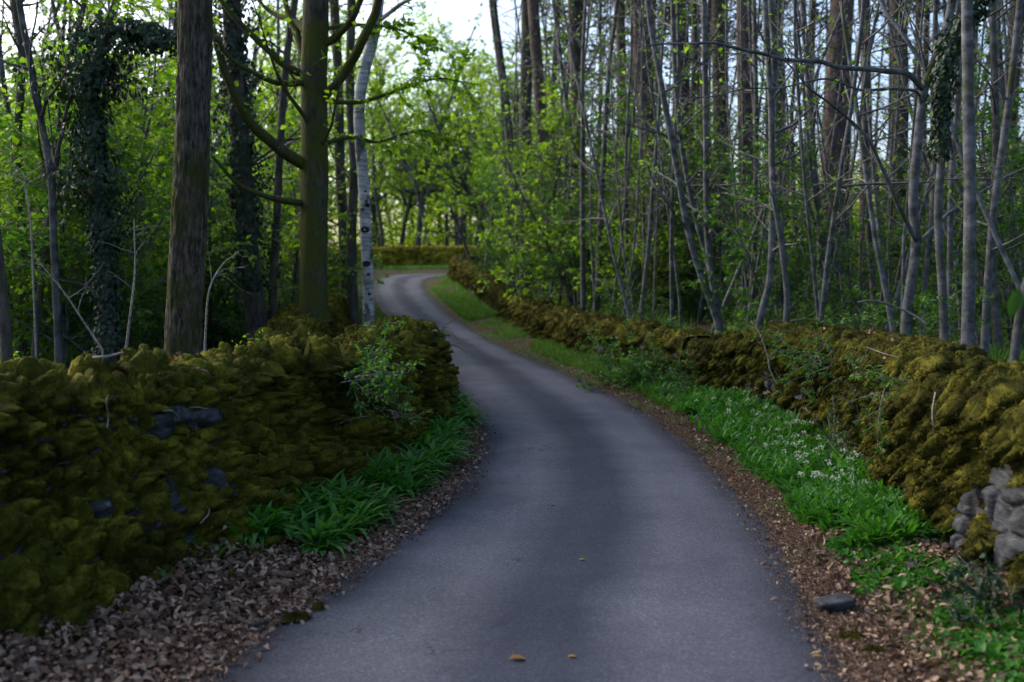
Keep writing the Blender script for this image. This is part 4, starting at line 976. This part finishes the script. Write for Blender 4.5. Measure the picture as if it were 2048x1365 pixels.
def garlic(acc, rng, x, y, nl, L, Wd, e=(.5, 1.25), bend=(.7, 1.9)):
    m = len(x); k = np.repeat(np.arange(m), nl); n = len(k)
    b = np.stack([x[k] + rng.normal(0, .022, n), y[k] + rng.normal(0, .022, n), gz(x[k], y[k]) - .005], 1)
    blades(acc, b, rng.uniform(0, 2 * pi, n), L * rng.uniform(.6, 1.2, n), Wd * rng.uniform(.7, 1.2, n), rng.uniform(*e, n), rng.uniform(*bend, n), 6, .3, .8)
acc = Acc()
x, y = vl(rng, 620, 5.85, 13.2, .22, .95)
kk = vnoise(x * 3, y * 2.2, None, 60) > -.42; kk &= ~((y < 8.9) & (y > 7.3) & (x < wall_l(y) + .22)); x, y = x[kk], y[kk]
garlic(acc, rng, x, y, 10, .28, .038)
x, y = vl(rng, 14, 5.6, 6.3, .55, .95); garlic(acc, rng, x, y, 4, .13, .035)
tag(obj("wild_garlic", acc.mesh("wild_garlic"), MAT_RAMSON), "dark green arching garlic leaves along the foot of the left wall", "wild garlic", None, "stuff")
acc = Acc()
x, y = vr(rng, 1050, 6.0, 15, .2, .95)
kk = (vnoise(x * 2.4, y * 1.6, None, 61) > -.55) & (x - road_r(y) > .24 + .12 * vnoise(x * 0, y * 2, None, 62)); x, y = x[kk], y[kk]
garlic(acc, rng, x, y, 9, .19, .027, (.7, 1.4), (.5, 1.7))
x, y = vr(rng, 1300, 3.8, 6.8, .25, 1.0); kk = vnoise(x * 3.1, y * 3.1, None, 63) > -.12; garlic(acc, rng, x[kk], y[kk], 5, .075, .035, (.4, 1.2), (.4, 1.3))
acc2 = Acc(); x, y = vr(rng, 85, 6.8, 12.5, .35, .95)
h = rng.uniform(.14, .24, len(x)); b = np.stack([x, y, gz(x, y)], 1); tp = b + np.stack([rng.normal(0, .03, len(x)), rng.normal(0, .03, len(x)), h], 1)
for p, q in zip(b, tp): tube(acc, [p, (p + q) / 2 + [0.006, 0, 0], q], [.0022, .002, .0018], 3)
k = np.repeat(np.arange(len(x)), 14); d = nrm(rng.normal(0, 1, (len(k), 3)) * [1, 1, .7] + UPV * .45)
acc.mi = 1; leaves(acc, tp[k] + d * .012, d, np.cross(d, rng.normal(0, 1, (len(k), 3))), .020, .009, .1, .1)
tag(obj("flowering_garlic", acc.mesh("flowering_garlic", [MAT_RAMSON, MAT_PETAL]), None), "bright green garlic leaves with white flower heads on the right verge", "wild garlic", None, "stuff")

acc = Acc()
def grass(x, y, L, w):
    n = len(x); blades(acc, np.stack([x, y, gz(x, y) - .01], 1), rng.uniform(0, 2 * pi, n), L * rng.uniform(.5, 1.2, n), w, rng.uniform(.9, 1.5, n), rng.uniform(.2, 1.3, n), 3, .1, .6)
x, y = vr(rng, 14000, 12, 30, .22, .98); k = vnoise(x * 1.1, y * .55, None, 64) > -.35; grass(x[k], y[k], .13, .010)
x, y = vr(rng, 9000, 30, 56, .12, .95); k = vnoise(x * .7, y * .3, None, 65) > -.45; grass(x[k], y[k], .2, .022)
x, y = vl(rng, 9000, 13.6, 58, .08, .9); k = vnoise(x * .9, y * .5, None, 66) > -.4; grass(x[k], y[k], .16, .018)
x = rng.uniform(-11, 8, 16000); y = rng.uniform(62.2, 66, 16000); k = (x > -10.5) & (y > 61.5 + .0 * x + ss(-9.6, -2, x) * 1.8); grass(x[k], y[k], .22, .04)
x, y = vl(rng, 60, 6.0, 6.3, .75, .9); grass(x, y, .2, .008)
x, y = vr(rng, 1500, 4, 9, .25, 1.0); grass(x, y, .08, .006)
for s_ in (-1, 1):
    n = 26000; y = ysamp(rng, n, 8, 34); off = rng.random(n) ** 1.5 * 9 + .8
    x = wall_l(y) - off if s_ < 0 else wall_r(y) + off
    k = vnoise(x * .8, y * .8, None, 67 + s_) > (-.1 if s_ < 0 else .1); grass(x[k], y[k], .3, .025)
tag(obj("grass", acc.mesh("grass"), MAT_GRASS), "fresh grass in patches on the verges and wood floor", "grass", None, "stuff")

# ------------------------------------------------------------------ plants on the walls
def draped(label, loc, bias, n, L, size, mat, seed, droop=-.03, ld=60, spread=.5, name="shrub", cat="shrub", width=(.1, .1), group=None, r=.004):
    rng = np.random.default_rng(seed); out = new_out(); S = dict(BUSH, ld=ld, up=[droop, droop * .7, 0, 0], rmax=[r, .003, .002])
    for k in range(n):
        o = (rng.normal(0, width[0]), rng.normal(0, width[1]), rng.uniform(-.06, .02))
        grow(rng, o, np.array(bias) + rng.normal(0, spread, 3), L * rng.uniform(.4, 1.1), r, 0, S, out)
    rt = thing(name, label, cat, loc, group)
    acc = Acc()
    for lev in (0, 1):
        for p, rr in out['t'][lev]: tube(acc, p, rr, 4)
    acc.mi = 1; add_leaves(acc, out, rng, size, .7, .55, True)
    o = obj(name, acc.mesh(name, [BK_TWIG, mat]), None, smooth=False); o.location = loc
    bpy.data.objects.remove(rt); return tag(o, label, cat, group)
draped("light green trailing shrub growing over the top of the left wall", (-1.2, 7.75, .98), (.55, .25, .25), 28, .5, .045, MAT_GREEN, 601, -.10, 60, .6, width=(.08, .22))
draped("loose sprig of green leaves hanging down the left wall face, below the trailing shrub", (-1.0, 7.7, .68), (.6, -.2, .1), 8, .32, .04, MAT_GREEN, 602, -.1, 40, .5)
draped("airy shrub of small leaves behind the left wall, before the branching mossy tree", (-2.1, 9.2, .65), (.1, 0, 1), 16, .6, .04, MAT_YOUNG, 603, -.02, 30, .45, width=(.3, .25))
draped("leafy spray standing behind the left wall at the white birch's foot", (-1.8, 10.6, .62), (.15, 0, 1), 12, .55, .045, MAT_GREEN, 604, -.02, 34, .45, width=(.2, .2))
draped("big dark green bush bulging over the right wall where the wall dips", (1.95, 14.3, .05), (-.25, -.3, 1), 52, .85, .06, MAT_GREEN, 605, -.03, 55, .6, width=(.4, .3))
draped("dark ivy like growth low on the right wall behind the leaning stick", (2.45, 13.2, .25), (-.3, -.3, .6), 20, .5, .05, MAT_DEEP, 606, -.05, 55, .5, width=(.25, .25))
draped("green plant trailing over the right wall above the flowering garlic", (2.98, 9.2, .92), (-.6, -.1, .2), 18, .5, .045, MAT_GREEN, 607, -.11, 50, .5, width=(.1, .3))
draped("small leafed plants spilling from the right wall above the bare stones", (2.78, 7.0, .95), (-.5, -.2, .3), 20, .5, .04, MAT_GREEN, 608, -.12, 46, .5, width=(.1, .3))
draped("thin airy weed climbing up the middle of the right wall face", (2.82, 8.4, .22), (-.15, 0, 1), 12, .7, .03, MAT_DEEP, 609, -.01, 26, .3, width=(.08, .15))
draped("leafy sprigs sprouting along the right wall top beside the golden moss hump", (3.12, 11.4, .88), (-.2, -.1, .8), 12, .45, .05, MAT_GREEN, 610, -.05, 36, .5, width=(.15, .4))
draped("dark leafed herb at the foot of the right wall in the bottom corner", (2.35, 4.75, .12), (-.2, 0, .8), 14, .35, .05, MAT_IVY, 611, -.06, 60, .6, width=(.15, .2))
draped("small green herbs among the litter near the left wall foot", (-2.0, 5.35, .12), (.2, 0, .8), 7, .16, .045, MAT_GREEN, 612, -.05, 50, .6, width=(.16, .2), name="herb", cat="herb")
# dark fern hanging off the rounded wall end
rng = np.random.default_rng(620); acc = Acc(); c0 = np.array([-.92, 11.9, .84])
for k in range(11):
    d = nrm(np.array([rng.uniform(.2, 1), rng.uniform(-.9, .2), rng.uniform(.1, .8)])); L = rng.uniform(.25, .5); pts = [c0 * 0 + rng.normal(0, .06, 3)]
    for j in range(10): pts.append(pts[-1] + d * L / 10); d = nrm(d - UPV * .16)
    pts = np.array(pts); acc.mi = 0; tube(acc, pts, np.linspace(.003, .001, 11), 3)
    t = nrm(np.gradient(pts, axis=0)); s = nrm(np.cross(t, UPV)); acc.mi = 1
    ii = np.repeat(np.arange(1, 11), 2); sg = np.tile([1, -1], 10)
    leaves(acc, pts[ii], s[ii] * sg[:, None] + t[ii] * .35, np.cross(s[ii], t[ii]), .075 * (1.05 - ii / 11), .022, .1, .2)
o = obj("fern", acc.mesh("fern", [BK_DARK, MAT_DEEP]), None, smooth=False); o.location = c0; tag(o, "dark drooping fern on the rounded end of the left wall", "fern")

# ------------------------------------------------------------------ sticks, stones and single leaves
def hit(px, py, Mp):
    A = Mp.reshape(-1, 3); r = A - [0, 0, CAMH]
    fw = r[:, 1] * cos(PITCH) - r[:, 2] * sin(PITCH); up = r[:, 1] * sin(PITCH) + r[:, 2] * cos(PITCH)
    X_ = CX + F * r[:, 0] / fw; Y_ = CYP - F * up / fw
    k = np.where(np.hypot(X_ - px, Y_ - py) < 9)[0]
    return A[k[np.argmin(fw[k])]] if len(k) else P(px, py, 7.0)
def stick(label, pts, r0, r1, mat=BK_DEAD, name="dead_twig", cat="twig", extra=()):
    b = np.array(pts[0]); acc = Acc(); r0 *= .8; r1 *= .8; q = smooth_path([np.array(a) - b for a in pts], 5 * len(pts)); tube(acc, q, np.linspace(r0, r1, len(q)), 6, .12)
    for e in extra:
        q = smooth_path([np.array(a) - b for a in e], 5 * len(e)); tube(acc, q, np.linspace(r0 * .7, r1 * .6, len(q)), 5, .12)
    o = obj(name, acc.mesh(name), mat); o.location = b; return tag(o, label, cat)
TO = np.array([.03, -.05, 0]); TR = np.array([-.05, -.04, 0])
stick("white curved twig stuck in the dark moss low on the left wall", [hit(*a, LM) + TO for a in ((392, 1046), (410, 1037), (420, 1022), (416, 1008))], .007, .004)
stick("thin upright pale stem on the left wall face under the coping", [hit(*a, LM) + TO for a in ((212, 862), (214, 830), (217, 800), (219, 782))], .005, .003)
stick("crooked thin pale twig across the upper face of the left wall", [hit(*a, LM) + TO for a in ((325, 812), (345, 826), (366, 833), (384, 817), (410, 812))], .005, .003, extra=[[hit(*a, LM) + TO for a in ((388, 818), (392, 840), (390, 855))]])
stick("pale broken stick lying on the coping of the left wall", [hit(*a, LM) + [0, 0, .03] for a in ((186, 722), (215, 715), (245, 708))], .012, .009)
stick("pale dead stem hanging down the mossy right wall face", [hit(*a, RM) + TR for a in ((1881, 782), (1874, 815), (1871, 850), (1875, 872))], .006, .004)
stick("thin brown twig lying along the top edge of the right wall", [hit(*a, RM) + TR for a in ((1735, 688), (1768, 698), (1805, 706))], .005, .003, BK_TWIG)
fk = lambda L: [P(x, y, d) for x, y, d in L]
stick("forked dead branch leaning against the mossy right wall beside the golden hump", fk([(1578, 825, 10.9), (1562, 785, 11), (1540, 740, 11.1), (1536, 715, 11.2), (1520, 670, 11.4), (1502, 642, 11.6)]), .014, .006, BK_TWIG, "dead_branch", "branch", [fk([(1536, 715, 11.2), (1552, 698, 11.2), (1566, 672, 11.2)]), fk([(1590, 820, 10.8), (1572, 780, 10.95), (1550, 742, 11.05)])])
stick("bare mossy branch lying over the right wall top below the kinked tree", fk([(1715, 605, 10.1), (1750, 602, 10.0), (1800, 618, 9.9), (1830, 632, 9.8), (1855, 650, 9.7)]), .012, .018, BK_SLIM, "dead_branch", "branch")
stick("dark rotten branch half buried in the litter by the left road edge", [G(*a) + [0, 0, .035] for a in ((415, 1215), (450, 1235), (500, 1262), (530, 1258))], .022, .014, BK_DARK, "dead_branch", "branch")
stick("short brown stick lying at the right road edge above the flat stone", [G(*a) + [0, 0, .03] for a in ((1632, 1122), (1655, 1110))], .009, .007, BK_TWIG)
stick("thin upcurved dead twig at the foot of the right wall beyond the garlic", fk([(1345, 770, 14.3), (1330, 760, 14.3), (1326, 745, 14.3), (1330, 738, 14.3)]), .007, .004)

def stone(label, c, dims, seed, rz, flat=4.0, tilt=(0, 0)):
    nu_, nv = 28, 18; a = np.linspace(0, 2 * pi, nu_, endpoint=False); b = np.linspace(-pi / 2, pi / 2, nv)
    A, B = np.meshgrid(a, b); e = 2 / flat
    f = lambda v: np.sign(v) * np.abs(v) ** e
    D = np.stack([f(np.cos(B)) * f(np.cos(A)), f(np.cos(B)) * f(np.sin(A)), f(np.sin(B))], -1)
    D = D * (1 + .10 * fbm(D[..., 0] * 1.6 + seed, D[..., 1] * 1.6, D[..., 2] * 1.6, 3, seed))[..., None]
    D[..., 0] += .35 * D[..., 1] * ((seed % 3) - 1)
    V = (D * np.array(dims) / 2).reshape(-1, 3)
    i = np.arange(nv - 1)[:, None] * nu_; j = np.arange(nu_)[None]; j2 = (j + 1) % nu_
    o = obj("loose_stone", mesh("loose_stone", V, [np.stack([i + j, i + j2, i + nu_ + j2, i + nu_ + j], -1).reshape(-1, 4)]), MAT_STONE)
    o.location = tuple(c); o.rotation_euler = (tilt[0], tilt[1], rz); return tag(o, label, "stone")
g = G(1668, 1222); stone("flat slab of grey brown stone lying at the right road edge", g + [0, 0, .045], (.20, .11, .05), 4, .25, 7, (.06, -.08))
g = G(1855, 1130); stone("pale flat rock half sunk in the litter below the bare wall stones", g + [0, 0, .10], (.19, .16, .08), 7, .5, 3, (.1, .0))
g = G(1825, 1166); stone("small pale stone in the litter nearest the flat rock", g + [0, 0, .09], (.10, .08, .06), 8, .1, 3)
g = G(1780, 1130); stone("little pale stone at the edge of the garlic patch", g + [0, 0, .08], (.07, .06, .05), 9, .9, 3)
g = G(1935, 1125); stone("small round stone touching the foot of the right wall", g + [0, 0, .11], (.08, .07, .06), 10, .4, 3)
for k, (px, py, mat, sz, lab) in enumerate(((1106, 1016, MAT_RUST, .05, "pinkish brown leaf farthest up the middle of the road"), (1165, 1126, MAT_YELLOW, .045, "small yellow leaf in the middle of the road"), (1036, 1326, MAT_RUST, .085, "largest fallen leaf on the road, rusty orange, close to the camera"), (1146, 1322, MAT_YELLOW, .05, "dull yellow leaf right of the rusty orange one on the road"), (1636, 1321, MAT_YELLOW, .055, "yellow leaf on the asphalt near the right road edge"))):
    acc = Acc(); leaves6(acc, np.array([[-sz / 2, 0, .006]]), np.array([[1.0, .15, .05]]), np.array([[0, 0, 1.0]]), sz, sz * .55, .3, .15)
    o = obj("fallen_leaf", acc.mesh("fallen_leaf"), mat, smooth=False); g = G(px, py); o.location = (g[0], g[1], g[2] + .012); tag(o, lab, "leaf")
# flat moss pads creeping onto the asphalt
for k, (px, py, w, h, lab) in enumerate(((590, 1238, .17, .11, "yellow green moss pad on the left road edge by the dark branch"), (636, 1217, .06, .05, "tiny moss tuft on the left road edge beyond the larger pad"), (1700, 1280, .16, .10, "olive moss pad on the right road edge past the flat stone"), (1748, 1308, .12, .08, "small olive moss pad on the right verge at the bottom"))):
    g = G(px, py); rg = np.random.default_rng(700 + k); n = 60; r = np.sqrt(np.linspace(0, 1, n)); acc = Acc()
    rr = np.linspace(0, 1, 9)[:, None]; th = np.linspace(0, 2 * pi, 36, endpoint=False)[None]
    ed = 1 + .3 * fbm(np.cos(th) * 1.5 + k * 3, np.sin(th) * 1.5, None, 3, 70 + k)
    V = np.stack([np.cos(th) * rr * ed * w / 2, np.sin(th) * rr * ed * h / 2, .022 * (1 - rr ** 2.5) + .006 * vnoise(np.cos(th) * rr * 5, np.sin(th) * rr * 5, None, 71) - .006 + 0 * th], -1).reshape(-1, 3)
    i = np.arange(8)[:, None] * 36; j = np.arange(36)[None]; j2 = (j + 1) % 36
    acc.add(V, np.stack([i + j, i + 36 + j, i + 36 + j2, i + j2], -1).reshape(-1, 4))
    m_ = 2500; q = V[rg.integers(0, len(V), m_)] + rg.normal(0, .004, (m_, 3)) * [1, 1, .2]; dr = nrm(rg.normal(0, .5, (m_, 3)) + UPV) * rg.uniform(.006, .014, (m_, 1)); sd = nrm(np.cross(dr, rg.normal(0, 1, (m_, 3)))) * .0012
    acc.add(np.stack([q - sd, q + sd, q + dr], 1).reshape(-1, 3), np.arange(m_)[:, None] * 3 + [0, 1, 2])
    o = obj("moss_pad", acc.mesh("moss_pad"), MAT_MOSSR); o.location = (g[0], g[1], max(g[2], float(gz(g[0], g[1]))) + .008); tag(o, lab, "moss")
# a twig reaching in from the right, close to the camera, one broad leaf in view
acc = Acc(); tip = P(2040, 575, 3.4); root_ = np.array([2.95, 4.2, 1.25]); q = smooth_path([root_ * 0, (tip - root_) * .4 + [0.1, 0, .35], (tip - root_) * .8 + [.12, 0, .22], tip - root_], 16)
tube(acc, q, np.linspace(.006, .002, 16), 5); acc.mi = 1
leaves6(acc, q[[15, 13, 11, 9]], np.array([[-.25, 0, -1], [.8, 0, -.5], [.5, .2, .6], [.8, -.2, -.3]], float), np.array([[-.3, -1, .3]] * 4, float), np.array([.11, .08, .08, .07]), np.array([.05, .045, .045, .04]), .2, .3)
o = obj("overhanging_twig", acc.mesh("overhanging_twig", [BK_TWIG, MAT_DEEP]), None, smooth=False); o.location = root_; tag(o, "blurred broad green leaf on a twig reaching in at the right edge", "twig")
